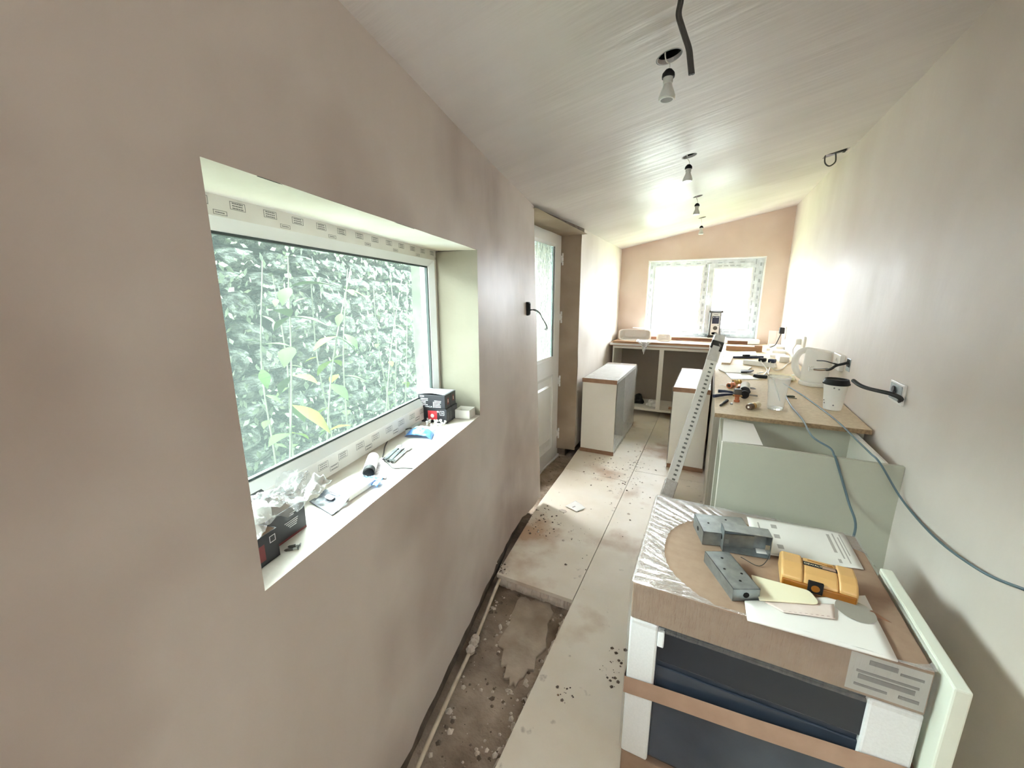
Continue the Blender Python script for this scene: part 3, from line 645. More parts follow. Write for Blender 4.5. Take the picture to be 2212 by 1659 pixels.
# leaf and sapling
def leaf_mesh(L_=.1, W_=.04):
    q = MB(); vs = []; prof = (0, .5, .85, 1, .8, .45, 0)
    n = len(prof)
    for i, p in enumerate(prof):
        x = L_ * i / (n - 1); zz = -.25 * L_ * (i / (n - 1)) ** 2
        vs += [(x, -W_ / 2 * p, zz + .006 * p), (x, 0, zz), (x, W_ / 2 * p, zz + .006 * p)]
    fs = []
    for i in range(n - 1):
        for k in range(2): fs.append((3 * i + k, 3 * i + k + 1, 3 * i + k + 4, 3 * i + k + 3))
    q.add(vs, fs); return q
leafs = []
for nm_, mm in (('leaf', 'leaf'), ('leaf', 'leafy'), ('leaf', 'leaf')):
    o = leaf_mesh(.11, .05 if mm == 'leaf' else .045).build(nm_, M[mm], smooth=True); leafs.append(o.data); bpy.data.objects.remove(o)
def sapling(u, dep, h, nl, label, lean=.05, lime=0, spread=1., z0=-.28):
    base = LW(u, z0, dep); t = thing('sapling', base, label, 'plant', 'saplings outside the side window')
    pts = smooth_path([base + LD * (lean * k * k * .25) + V((rnd.uniform(-.02, .02), rnd.uniform(-.02, .02), h * k / 4)) for k in range(5)], 4)
    q = MB(); q.tube(pts, [.008 * (1 - .7 * i / len(pts)) for i in range(len(pts))], n=6); q.build('stem', M['stem'], t)
    for k in range(nl):
        f = .25 + .75 * (k + rnd.random()) / nl; p = pts[min(len(pts) - 1, int(f * (len(pts) - 1)))]
        o = bpy.data.objects.new('leaf', leafs[1] if rnd.random() < lime else leafs[0]); COL.objects.link(o); o.parent = t
        a = rnd.uniform(0, 6.28); sc = rnd.uniform(.6, 1.35) * spread
        o.matrix_local = Matrix.Translation(p - base) @ Matrix.Rotation(a, 4, 'Z') @ Matrix.Rotation(rnd.uniform(-.5, .6), 4, 'Y') @ Matrix.Scale(sc, 4)
    return t
SAP = [(-.62, .75, 1.95, 26, 'tall leafy sapling close to the pane at its near edge', .05, .25, 1.4), (-.30, .85, 1.95, 20, 'sapling with a lime green leaf high in the window', .10, .45, 1.2), (.05, .95, 1.95, 12, 'thin sapling standing third from the near edge of the pane', .03, .1, 1.),
       (.45, 1.0, 1.95, 12, 'leaning sapling crossing the middle of the window view', .12, .1, 1.), (.85, 1.1, 1.95, 10, 'straight bare-stemmed sapling right of the window middle', .02, .1, .9), (1.35, 1.15, 1.95, 12, 'sapling with small leaves before the far half of the stone wall', .05, .15, .9),
       (1.9, 1.15, 1.95, 12, 'last thin sapling near the far end of the window view', .04, .2, .9)]
for a in SAP: sapling(*a[:4], a[4], *a[5:])
for (u, dep, h, n, lb) in ((-.55, .62, .95, 12, 'low broad-leaved shoot below the near end of the window'), (.15, .8, .95, 12, 'low broad-leaved shoot in front of the stone wall, mid window'), (.75, .9, 1.0, 12, 'low broad-leaved shoot towards the far end of the window')):
    sapling(u, dep, h, n, lb, .02, 0, 1.5)
for k, (u, dep, h, n) in enumerate(((-.45, .98, 1.95, 9), (-.12, 1.15, 1.9, 9), (.25, 1.2, 1.9, 8), (.62, .92, 1.9, 9), (1.05, 1.28, 1.9, 8), (1.6, 1.3, 1.9, 8))):
    sapling(u, dep, h, n, ['thin bare stem behind the tall leafy sapling', 'thin stem close to the stone wall, second from the near edge', 'thin stem hard against the stone wall left of the leaning sapling', 'slim stem right of the leaning sapling', 'slim stem against the wall, right of the bare-stemmed sapling', 'slim stem against the wall towards the far end'][k], rnd.uniform(-.03, .06), .1, .8)
q = MB()   # small creeper leaves and moss clinging to the stones: nobody could count them
for k in range(2600):
    u, z_ = rnd.uniform(-.7, 2.9), rnd.uniform(.05, 1.93); sz_ = rnd.uniform(.012, .034); a = rnd.uniform(0, 6.28)
    c = LW(u, z_, BKD - .085 + rnd.uniform(-.03, .05)); e1 = (LD * math.cos(a) + V((0, 0, 1)) * math.sin(a)) * sz_; e2 = (V((0, 0, 1)) * math.cos(a) - LD * math.sin(a)) * sz_ * .45; t_ = LN * rnd.uniform(-.012, .02)
    q.mat(k % 3 == 0); q.add([c - e1, c + e2 + t_, c + e1 + t_ * .5, c - e2], [(0, 1, 2, 3)])
q.build('creeper', [mat('creeper_leaf', (44, 58, 38), .6, sc=40, tint=(84, 98, 74)), mat('pale_creeper_leaf', (96, 108, 90), .6, sc=40, tint=(140, 150, 132))], bank)['kind'] = 'stuff'
# ------------------------------------------------------------------ trench pipe along the left wall
pts = [pz(u, v, -.035 + .012 * math.sin(k)) for k, (u, v) in enumerate(((860, 1720), (893, 1655), (925, 1570), (960, 1470), (985, 1410), (1003, 1372), (1030, 1325), (1052, 1282), (1070, 1250)))]
for p in pts:
    r = p - LA; d_ = -(r.dot(LN)); 
    if d_ > -.028: p += LN * (d_ + .028)
pp = thing('water_pipe', pts[0], 'cream plastic pipe lying in the trench along the foot of the wall', 'pipe')
mb = MB(); mb.tube(smooth_path(pts, 5), .0085, n=10); mb.build('pipe_run', mat('cream_pipe', (214, 200, 178), .55, sc=25, tint=(190, 172, 148)), pp, smooth=True)
mb = MB()
for (u, v) in ((1000, 1385), (1004, 1376), (990, 1398)):
    p = pz(u, v, -.04); r = p - LA; p += LN * max(0, -(r.dot(LN)) + .03); mb.lathe([(.01, -.02), (.02, -.008), (.022, .006), (.012, .02)], Matrix.Translation(p), n=7)
mb.build('plaster_blob', M['rubble'], pp)
# ------------------------------------------------------------------ kitchen: wrapped wall units standing on end
def wrapped_unit(name, x0, x1, ya, yb, h, label, film_right):
    t = thing(name, ((x0 + x1) / 2, (ya + yb) / 2, 0), label, 'cabinet', 'wrapped wall units standing on end')
    mb = MB(); mb.box((x0, ya, .035), (x1, ya + .018, h - .035)); mb.build('end_panel', M['melw'], t, bevel=.001)
    mb = MB(); mb.box((x0, yb - .018, .035), (x1, yb, h - .035)); mb.build('end_panel', M['melw'], t, bevel=.001)
    mb = MB(); mb.box((x0, ya + .018, .018), (x1, yb - .018, .036)); mb.box((x0, ya, h - .036), (x1, yb, h - .002)); mb.build('side_panel', M['white'], t, bevel=.001)
    mb = MB(); xb = x0 if film_right else x1 - .012; mb.box((xb, ya + .018, .036), (xb + .012, yb - .018, h - .036)); mb.build('back_panel', M['meld'], t)
    mb = MB(); mb.box((x0 + .012, (ya + yb) / 2 - .009, .036), (x1 - .02, (ya + yb) / 2 + .009, h - .036)); mb.build('shelf', M['melg'], t)
    for z0, nm_ in ((h - .037, 'card_strip'), (0.0, 'card_strip')):
        up_ = z0 > .1
        for (y_0, y_1, y_2) in ((ya - .006, ya, ya + .01), (yb + .005, yb, yb - .1)):
            mb = MB(); pf = [(y_0, z0), (y_1, z0), (y_1, h), (y_2, h), (y_2, h + .001), (y_0, h + .001)] if up_ else [(y_0, z0), (y_1, z0), (y_1, z0 + .037), (y_0, z0 + .037)]
            n_ = len(pf); mb.add([(x0 - .004, y, z) for y, z in pf] + [(x1 + .004, y, z) for y, z in pf], [tuple(range(n_))[::-1], tuple(range(n_, 2 * n_))] + [(k, (k + 1) % n_, (k + 1) % n_ + n_, k + n_) for k in range(n_)])
            mb.build(nm_, M['cardd'], t)
    xf_ = x1 + .004 if film_right else x0 - .004; sg = 1 if film_right else -1
    mb = MB()
    mb.grid(40, 40, lambda s, q: V((xf_ + sg * (.006 + .008 * nz((s * 11, q * 2.5, 1)) + .004 * nz((s * 40, q * 3, 2))), ya - .002 + (yb - ya + .004) * s, .02 + (h - .022) * q)))
    mb.grid(10, 40, lambda s, q: V((x0 + (x1 - x0) * q, ya + (yb - ya) * s, h + .003 + .002 * nz((s * 6, q * 20, 3)))))
    mb.build('shrink_wrap', film('unit_film_' + name, .42, .16, bsc=14, stretch=(1, 16, 3), bump=1., diff=.55), t, smooth=True)
    return t
wrapped_unit('wall_unit', -1.072, -.745, 3.705, 4.78, .748, 'white wall cabinet in shrink film standing on end by the door recess', True)
wrapped_unit('wall_unit', -.245, .045, 3.665, 4.75, .745, 'white wall cabinet in shrink film standing on end behind the leaning perforated strip', False)
# ------------------------------------------------------------------ back run: sink base, its worktop and what lies on them
FY = 5.24
bc = thing('sink_unit', (-.55, 5.5, .075), 'open taupe double base cabinet under the back window, without doors', 'cabinet')
bx0, bx1, bz0, bz1 = -1.13, .04, .078, .905
mb = MB(); mb.box((bx0, FY, bz0), (bx0 + .018, YB - .06, bz1)); mb.build('side_panel', M['melw'], bc)
mb = MB(); mb.box((bx1 - .018, FY, bz0), (bx1, YB - .06, bz1)); mb.build('side_panel', M['melw'], bc)
mb = MB(); mb.box((bx0 + .018, FY, bz0), (bx1 - .018, YB - .06, bz0 + .03)); mb.build('bottom_panel', M['melw'], bc)
xm = py(1424, 830, FY).x
mb = MB(); mb.box((xm - .026, FY - .001, bz0 + .03), (xm + .026, FY + .018, bz1 - .03)); mb.build('centre_post', M['melw'], bc)
mb = MB(); mb.box((bx0 + .018, FY, bz1 - .03), (bx1 - .018, FY + .06, bz1)); mb.build('top_rail', M['melw'], bc)
mb = MB(); mb.box((bx0 + .018, YB - .078, bz0 + .03), (bx1 - .018, YB - .06, bz1)); mb.build('back_panel', M['meld'], bc)
for x in (bx0 + .06, xm, bx1 - .06):
    for y in (FY + .3, YB - .14):
        mb = MB(); mb.lathe([(.024, 0), (.024, .012), (.016, .016), (.016, .06), (.026, .064), (.026, bz0)], Matrix.Translation((x, y, 0)), n=12); mb.build('leg', M['black'], bc, smooth=True)
T0 = .945
bw = thing('back_worktop', (-.55, 5.5, .91), 'long laminate worktop with white front edge below the back window', 'worktop')
mb = MB(); mb.hexa([(-1.165, FY - .035, .908), (.055, FY - .035, .908), (.055, YB - .03, .908), (-1.185, YB - .03, .908)], [(-1.165, FY - .035, T0), (.055, FY - .035, T0), (.055, YB - .03, T0), (-1.185, YB - .03, T0)]); mb.build('slab', M['timber'], bw, bevel=.002)
mb = MB(); mb.box((-1.166, FY - .041, .918), (.055, FY - .035, T0 + .001)); mb.build('front_edging', M['whiteg'], bw)
mb = MB(); mb.box((-1.12, FY - .06, T0), (0., FY + .02, T0 + .028)); one(mb, 'timber_batten', M['timber'], (-.55, FY, T0), 'long brown timber batten along the front of the back worktop', 'timber', bevel=.002)
mb = MB(); mb.box((-.62, FY + .04, T0), (.03, FY + .2, T0 + .016)); one(mb, 'steel_strip', mat('pale_sheet', (206, 224, 222), .2), (-.3, FY + .1, T0), 'pale bluish glossy sheet lying flat beside the timber batten', 'sheet', bevel=.002)
# bowls lying on their sides, open towards the room
def bowl(name, c, w_, h, d, label, tilt=0., nb=.09):
    t = thing(name, c, label, 'bowl')
    def prof(k, sx, sz):
        a = 2 * math.pi * k / 40; e = .38
        return V((math.copysign(abs(math.cos(a)) ** e, math.cos(a)) * sx, 0, math.copysign(abs(math.sin(a)) ** e, math.sin(a)) * sz))
    R = Matrix.Translation(V(c) + V((0, 0, h / 2))) @ Matrix.Rotation(tilt, 4, 'Z')
    mb = MB(); rings = []
    for (sx, sz, y) in ((w_ / 2 + .012, h / 2, -d / 2), (w_ / 2 + .012, h / 2, -d / 2 + .006), (w_ / 2, h / 2 - .008, -d / 2 + .008), (w_ / 2 - .02, h / 2 - .012, d / 2 - .03), (w_ / 2 - .05, h / 2 - .03, d / 2)):
        rings.append([R @ (prof(k, sx, sz) + V((0, y, 0))) for k in range(40)])
    inner = []
    for (sx, sz, y) in ((w_ / 2 - .055, h / 2 - .034, d / 2 - .006), (w_ / 2 - .026, h / 2 - .017, d / 2 - .034), (w_ / 2 - .006, h / 2 - .012, -d / 2 + .004), (w_ / 2 + .008, h / 2 - .004, -d / 2)):
        inner.append([R @ (prof(k, sx, sz) + V((0, y, 0))) for k in range(40)])
    allr = rings + inner; vs = [p for r in allr for p in r]; fs = []
    for i in range(len(allr) - 1):
        if i == len(rings) - 1: continue
        for k in range(40): fs.append((i * 40 + k, i * 40 + (k + 1) % 40, (i + 1) * 40 + (k + 1) % 40, (i + 1) * 40 + k))
    i = len(rings) - 1; fs.append(tuple(range(i * 40, i * 40 + 40))); i += 1; fs.append(tuple(range(i * 40, i * 40 + 40))[::-1])
    i = len(allr) - 1
    for k in range(40): fs.append((i * 40 + k, i * 40 + (k + 1) % 40, (k + 1) % 40, k))
    mb.add(vs, fs); mb.build('bowl_shell', M['basin'], t, smooth=True)
    return t
p = pz(1378, 735, T0)
bt = bowl('washing_up_bowl', (-.93, YB - .17, T0 + .001), .40, .155, .24, 'large white plastic washing-up bowl lying on its side by the left corner', .12)
mb = MB(); mb.box((-.98, YB - .12, T0 + .156), (-.80, YB - .06, T0 + .166)); mb.build('handle_rim', M['basin'], bt, bevel=.004)
bowl('small_tub', (-.555, YB - .14, T0 + .001), .165, .098, .11, 'small white plastic tub lying on its side next to the washing-up bowl', .05)
# rag over the front edge
def cloth(name, m, fn, nx, ny, label, cat, loc, th=.0015):
    q = MB(); q.grid(nx, ny, fn); return one(q, name, m, loc, label, cat, smooth=True, solid=th)
ra, rb = -.83, -.63
def ragf(s, t):
    x = ra + (rb - ra) * s; wv = .014 * nz((s * 6, t * 4, 3)) + .008 * math.sin(s * 17 + t * 5)
    k = .13 * (1 - abs(2 * s - 1.1) ** 1.3) + .03
    if t < .4: q = t / .4; return V((x + .01 * nz((s * 5, t, 7)), FY + .02 - .075 * q, T0 + .031 + .006 + abs(wv)))
    q = (t - .4) / .6; return V((x + (-.73 - x) * q * .75 + .01 * nz((s * 7, t * 4, 8)), FY - .066 - .006 - abs(wv) * 1.5, T0 + .034 - k * q))
cloth('plastic_rag', film('rag_film', .85, .3, bsc=30, diff=.8), ragf, 26, 26, 'crumpled white plastic bag hanging over the back worktop edge', 'plastic bag', (-.73, FY, T0))
# crumpled things inside the sink unit
def crumple(name, m, c, r, label, cat, seed, sq=.6):
    bm = bmesh.new(); bmesh.ops.create_icosphere(bm, subdivisions=3, radius=r); q = MB()
    for v in bm.verts:
        d = 1 + .45 * nz(v.co * (3.2 / r) * .4 + V((seed, 0, 0))) + .25 * nz(v.co * (9 / r) * .35 + V((0, seed, 0))); v.co *= d; v.co.z = max(v.co.z * sq, -r * .35)
    zmin = min(v.co.z for v in bm.verts)
    q.add([V(c) + v.co - V((0, 0, zmin)) for v in bm.verts], [[v.index for v in f.verts] for f in bm.faces]); bm.free()
    return one(q, name, m, c, label, cat)
crumple('crumpled_bag', M['blackm'], (-.83, 5.52, bz0 + .031), .10, 'dark crumpled bag at the left inside the open sink unit', 'bag', 3, .8)
crumple('crumpled_paper', M['paper'], (-.62, 5.42, bz0 + .031), .065, 'crumpled white paper inside the open sink unit', 'paper', 9, .9)
mb = MB(); mb.box((-.40, 5.32, bz0 + .031), (-.18, 5.40, bz0 + .046)); one(mb, 'timber_offcut', M['timber'], (-.3, 5.36, bz0 + .031), 'short brown timber offcut inside the sink unit, right bay', 'timber', bevel=.002)
# ------------------------------------------------------------------ right run: chipboard worktop, carcass under it, open base unit at its end
rw = thing('chipboard_worktop', (.4, 4., .9), 'long bare chipboard worktop along the right wall', 'worktop')
def wslab(mb, x0, y0, y1, th, z=0.): mb.hexa([(x0, y0, wtz(y0) - th), (wrx(y0) - .008, y0, wtz(y0) - th), (wrx(y1) - .008, y1, wtz(y1) - th), (x0, y1, wtz(y1) - th)], [(x0, y0, wtz(y0)), (wrx(y0) - .008, y0, wtz(y0)), (wrx(y1) - .008, y1, wtz(y1)), (x0, y1, wtz(y1))])
mb = MB(); wslab(mb, .060, 2.312, YB - .02, .021); mb.build('board', M['chip'], rw)
mb = MB(); mb.hexa([(.060, 2.308, wtz(2.31) - .0215), (wrx(2.3) - .008, 2.308, wtz(2.31) - .0215), (wrx(2.3) - .008, 2.312, wtz(2.31) - .0215), (.060, 2.312, wtz(2.31) - .0215)], [(.060, 2.308, wtz(2.31) - .0008), (wrx(2.3) - .008, 2.308, wtz(2.31) - .0008), (wrx(2.3) - .008, 2.312, wtz(2.31) - .0008), (.060, 2.312, wtz(2.31) - .0008)]); mb.build('cut_edge', M['chipe'], rw)
cu = thing('base_unit', (.4, 3.7, 0), 'white base cabinet run under the chipboard worktop', 'cabinet')
mb = MB(); mb.box((.075, 2.50, .10), (.70, 2.518, .875)); mb.build('side_panel', M['meld'], cu)
mb = MB(); mb.hexa([(.062, 2.52, .10), (.08, 2.52, .10), (.08, 5.2, .10), (.062, 5.2, .10)], [(.062, 2.52, .88), (.08, 2.52, .88), (.08, 5.2, .915), (.062, 5.2, .915)]); mb.build('front_panel', M['meld'], cu)
mb = MB(); mb.box((.12, 2.55, 0), (.14, 5.2, .10)); mb.build('plinth', M['timberd'], cu)
ou = thing('open_base_unit', (.40, 2.18, 0), 'pale sage open-topped base cabinet standing between the oven box and the chipboard worktop', 'cabinet')
H = .868; x0, x1, ya, yb = .094, .716, 1.945, 2.43
mb = MB(); mb.box((x0, ya, .02), (x1, ya + .018, H)); mb.build('side_panel', M['melg'], ou, bevel=.0008)
mb = MB(); mb.box((x0, yb - .018, .02), (x1, yb, H)); mb.build('side_panel', M['melg'], ou, bevel=.0008)
mb = MB(); mb.box((x0 + .57, ya + .018, .02), (x0 + .578, yb - .018, H)); mb.build('back_panel', M['melw'], ou)
mb = MB(); mb.box((x0, ya + .018, .02), (x0 + .57, yb - .018, .038)); mb.build('bottom_panel', M['melg'], ou)
mb = MB(); mb.box((x0 - .002, ya + .018, H - .10), (x0 + .016, yb - .018, H - .02)); mb.box((x0 + .02, ya + .018, .35), (x0 + .56, yb - .018, .368)); mb.build('rail', M['melg'], ou)
for y_ in (ya - .0004, yb - .018): mb = MB(); mb.box((x0 - .0035, y_, .02), (x0, y_ + .018, H)); mb.build('edge_strip', M['melw'], ou)
c = [pz(1563, 905, H), pz(1627, 916, H), pz(1648, 962.5, H), pz(1560, 953, H)]
q = MB(); q.prism([V((p.x, min(p.y, yb - .002), H + .0005)) for p in c], .0012); one(q, 'paper_sheet', M['paper'], c[3], 'white sheet lying over the top left corner of the open base unit', 'paper')
# ------------------------------------------------------------------ long perforated strip leaning on the worktop edge
Fb, Tb = V((-.190, 3.00, .012)), V((.070, 3.80, 1.180))
ax = (Tb - Fb).normalized(); Ln = (Tb - Fb).length
sd = ax.cross(V((0, 1, 0))); sd = V((1, .22, 0)); sd = (sd - ax * sd.dot(ax)).normalized(); nr = sd.cross(ax)
if nr.y > 0: nr = -nr
Mb = Matrix((sd, nr, ax)).transposed().to_4x4(); Mb.translation = Fb
lb = thing('perforated_strip', Fb, 'long white perforated strip bundle in clear film leaning against the chipboard worktop', 'metal strip')
bwid, bth = .082, .045
mb = MB(); mb.box((-bwid / 2, -bth / 2, .03), (bwid / 2, bth / 2, Ln - .04), Mb); mb.build('bar', mat('strip_white', (224, 226, 220), .45, sc=8, tint=(234, 234, 230)), lb, bevel=.003)
for k in range(33):
    zc = .16 + k * .0375
    if zc > Ln - .26: break
    mb = MB(); mb.box((-.004, bth / 2, zc - .007), (.018, bth / 2 + .0012, zc + .007), Mb); mb.build('slot', M['slot'], lb)
mb = MB(); mb.box((-.046, -.026, Ln - .095), (.046, .0275, Ln - .05), Mb); mb.box((-.046, .0225, Ln - .125), (-.030, .0275, Ln - .095), Mb); mb.box((.024, .0225, Ln - .14), (.046, .0275, Ln - .095), Mb); mb.build('end_bracket', M['blackm'], lb, bevel=.001)
for (z0, z1, g) in ((Ln - .24, Ln + .02, .004), (.0, .15, .004)):
    mb = MB(); mb.grid(32, 14, lambda s, t: Mb @ (lambda a, zz, wv: V((math.copysign(min(1, abs(math.cos(a)) * 1.3), math.cos(a)) * (bwid / 2 + g + wv), math.copysign(min(1, abs(math.sin(a)) * 1.3), math.sin(a)) * (bth / 2 + g + wv), zz)))(2 * math.pi * s, z0 + (z1 - z0) * t, .004 * abs(nz((math.cos(2 * math.pi * s) * 3, math.sin(2 * math.pi * s) * 3, t * 6)))))
    mb.build('plastic_sleeve', M['sleeve'], lb, smooth=True)
mb = MB(); mb.box((-.040, -.022, Ln - .05), (.040, .022, Ln + .015), Mb); mb.build('end_cap', M['whiteg'], lb, bevel=.006)
# ------------------------------------------------------------------ boxed oven in the foreground and what lies on it
OX0, OX1, OY0, OY1, OZ = -.138, .514, 1.050, 1.628, .70
ov = thing('boxed_oven', (.19, 1.34, 0), 'boxed built-in oven with brown cardboard lid, shrink film and polystyrene corners, in the foreground', 'boxed oven')
CZ_ = .582
mb = MB(); mb.box((OX0 + .004, OY0 + .004, CZ_), (OX1 - .004, OY1 - .004, OZ)); mb.build('cardboard_lid', M['card'], ov, bevel=.004)
mb = MB(); mb.box((OX0 + .004, OY0 + .004, 0), (OX1 - .004, OY1 - .004, .085)); mb.build('cardboard_tray', M['card'], ov, bevel=.004)
mb = MB(); mb.box((OX0 + .02, OY0 + .022, .085), (OX1 - .02, OY1 - .02, CZ_)); mb.build('oven_body', M['navy'], ov, bevel=.006)
mb = MB(); mb.box((OX0 + .085, OY0 + .012, .46), (OX1 - .085, OY0 + .022, .565)); mb.build('control_panel', mat('navy_panel', (30, 36, 46), .3), ov, bevel=.003)
mb = MB(); mb.box((OX0 + .085, OY0 + .015, .10), (OX1 - .085, OY0 + .022, .44)); mb.build('oven_glass', M['navy'], ov, bevel=.003)
for xa, xb_, nm_ in ((OX0 + .003, OX0 + .082, 'l'), (OX1 - .10, OX1 - .003, 'r')):
    for ya_, yb_ in ((OY0 + .003, OY0 + .08), (OY1 - .08, OY1 - .003)):
        mb = MB(); mb.box((xa, ya_, .086), (xb_, yb_, CZ_ - .001)); mb.build('polystyrene_corner', M['poly'], ov, bevel=.006)
mb = MB(); mb.box((OX0 + .082, OY0 + .002, .515), (OX0 + .10, OY0 + .03, .565)); mb.build('polystyrene_notch', M['poly'], ov, bevel=.003)
# parcel tape strap round the box, sagging to the left
ta = [(OX0, .375), (OX1, .425)]; hw = .03
mb = MB(); mb.grid(20, 1, lambda s, t: V((OX0 - .001 + (OX1 - OX0 + .002) * s, OY0 - .0015 + .001 * math.sin(s * 9), .345 + .062 * s + hw * 2 * (t - .5) + .0)))
mb.grid(12, 1, lambda s, t: V((OX0 - .0015, OY0 - .001 + (OY1 - OY0) * s, .345 + hw * 2 * (t - .5)))); mb.grid(12, 1, lambda s, t: V((OX1 + .0015, OY0 - .001 + (OY1 - OY0) * s, .407 + hw * 2 * (t - .5)))); mb.build('parcel_tape', M['strap'], ov)
mb = MB(); mb.add([(.365, OY0 + .0025, .592), (OX1 - .008, OY0 + .0025, .592), (OX1 - .008, OY0 + .0025, .694), (.365, OY0 + .0025, .694)], [(0, 1, 2, 3)]); mb.build('label_sheet', mat('greyish_label', (186, 184, 178), .6), ov)
mb = MB()
for k, (x, z, l, h) in enumerate(((.40, .672, .05, .012), (.455, .668, .04, .006), (.38, .645, .11, .006), (.385, .628, .10, .012), (.38, .608, .06, .006), (.46, .608, .035, .008))): mb.box((x, OY0 + .0012, z), (x + l, OY0 + .0024, z + h))
mb.build('label_print', M['ink'], ov)
# shrink film: a loose sheet on the lid round a bare patch, with gathered edge, and down the sides
hc = V((.30, 1.285, 0)); ha, hb = .37, .262
def film_top(s, t):
    a = 2 * math.pi * s; c, d = math.cos(a), math.sin(a)
    rx = 1 / max(abs(c) / 1, abs(d) / 1) ; ex = hc + V((ha * math.copysign(abs(c) ** .8, c), hb * math.copysign(abs(d) ** .8, d), 0))
    ou_ = V(((OX0 + OX1) / 2 + (OX1 - OX0) / 2 * max(-1, min(1, c * rx)), (OY0 + OY1) / 2 + (OY1 - OY0) / 2 * max(-1, min(1, d * rx)), 0))
    ex.x = max(OX0 + .01, min(OX1 - .002, ex.x)); ex.y = max(OY0 + .004, min(OY1 - .004, ex.y))
    p = ex.lerp(ou_, t); wr_ = ((1 - t) * .9 + .25) * (.15 if p.y > 1.45 and p.x > .12 else 1)
    return V((p.x, p.y, OZ + .0022 + wr_ * (.0035 * abs(math.sin(a * 31 + 3 * nz((c * 3, d * 3, 0)))) + .004 * abs(nz((c * 9, d * 9, t * 2))))))
mb = MB(); mb.grid(260, 10, film_top); mb.build('shrink_film', M['film'], ov, smooth=True)
mb = MB()
mb.grid(60, 10, lambda s, t: V((OX0 + (OX1 - OX0) * s, OY0 - .002 - .004 * abs(nz((s * 14, t * 1.5, 1))), OZ + .002 - .13 * t)))
mb.build('shrink_film_front', film('film_front', .16, .1, bsc=12, stretch=(12, 3, 2), bump=.8, diff=.3), ov, smooth=True)
mb = MB()
mb.grid(60, 24, lambda s, t: V((OX0 - .003 - .006 * abs(nz((s * 12, t * 2, 5))), OY0 + (OY1 - OY0) * s, OZ + .002 - .60 * t))); mb.build('shrink_film_side', film('film_side', .3, .12, bsc=12, stretch=(3, 12, 2), bump=.9, diff=.3), ov, smooth=True)
mb = MB(); mb.grid(60, 4, lambda s, t: V((OX0 + .42 * s, OY1 + .002 + .004 * abs(nz((s * 14, t * 2, 2))), OZ + .003 - .1 * t)))
mb.build('shrink_film_back', M['film'], ov, smooth=True)
# thick white slab standing between box and wall
mb = MB(); mb.box((.521, 1.012, .0), (.551, 1.437, .709)); one(mb, 'white_slab', mat('white_slab_mat', (222, 226, 212), .6, var=.03), (.536, 1.2, 0), 'thick white slab standing on edge between the boxed oven and the right wall', 'panel', bevel=.004)
ZT = OZ + .001
def ptop(u, v, z=ZT): return pz(u, v, z)
# galvanised back boxes
def backbox(o, ang, tilt, w_, d_, h_, open_dir, label, lie=None):
    t = thing('metal_back_box', o, label, 'back box', 'galvanised metal back boxes on the boxed oven')
    R = Matrix.Translation(V(o)) @ Matrix.Rotation(ang, 4, 'Z') @ (lie or Matrix())
    th = .0014
    mb = MB(); mb.box((-w_ / 2, -d_ / 2, 0), (w_ / 2, d_ / 2, th), R)
    mb.box((-w_ / 2, -d_ / 2, 0), (-w_ / 2 + th, d_ / 2, h_), R); mb.box((w_ / 2 - th, -d_ / 2, 0), (w_ / 2, d_ / 2, h_), R)
    mb.box((-w_ / 2, -d_ / 2, 0), (w_ / 2, -d_ / 2 + th, h_), R); mb.box((-w_ / 2, d_ / 2 - th, 0), (w_ / 2, d_ / 2, h_), R)
    mb.build('box_shell', M['galv'], t)
    for (x, y) in ((-w_ * .3, 0), (w_ * .3, 0), (0, d_ * .25), (w_ * .12, -d_ * .28)):
        for zz in (-.0006,):
            q = MB(); q.lathe([(.0035, 0), (.0035, .0006)], R @ Matrix.Translation((x, y, zz)), n=10); q.build('screw_hole', M['void'], t)
    for sx in (-1, 1):
        q = MB(); q.lathe([(.008, 0), (.008, .0008)], R @ Matrix.Translation((sx * (w_ / 2 + .0002), 0, h_ * .5)) @ Matrix.Rotation(math.pi / 2 * sx, 4, 'Y'), n=14); q.build('knockout', M['void'], t)
    for sx in (-1, 1):
        q = MB(); q.box((sx * (w_ / 2 - .010) - .006, -.008, h_ - .003), (sx * (w_ / 2 - .010) + .006, .008, h_ - .0015), R); q.build('fixing_lug', M['galv'], t)
    return t
FX = Matrix.Rotation(math.pi, 4, 'X')
backbox((.098, 1.415, ZT + .048), .28, 0, .155, .115, .047, 1, 'large upturned galvanised back box nearest the oven box corner', Matrix.Translation((0, 0, 0)) @ FX)
# deeper box standing on its edge, open side turned to the camera
q_ = Matrix.Translation((0, 0, .0375)) @ Matrix.Rotation(math.pi / 2, 4, 'X')
backbox((.157, 1.385, ZT + .001), .16, 0, .135, .075, .05, 1, 'galvanised back box standing on edge with its open side forward, beside the yellow case', q_)
backbox((.115, 1.185, ZT + .037), -1.12, 0, .165, .072, .036, 1, 'long upturned galvanised back box whose near end lies beside the cream plate', FX)
mb = MB(); c0 = ptop(1640, 1212)
mb.tube(smooth_path([ptop(1600, 1205) + V((0, 0, .003)), ptop(1640, 1224) + V((0, 0, .002)), ptop(1660, 1210) + V((0, 0, .014)), ptop(1655, 1192) + V((0, 0, .018)), ptop(1640, 1180) + V((0, 0, .012)), ptop(1622, 1186) + V((0, 0, .003))], 6), .0012, n=6)
one(mb, 'thin_wire', M['cablegrey'], c0, 'thin dark looped wire lying between the metal back boxes and yellow case', 'wire')
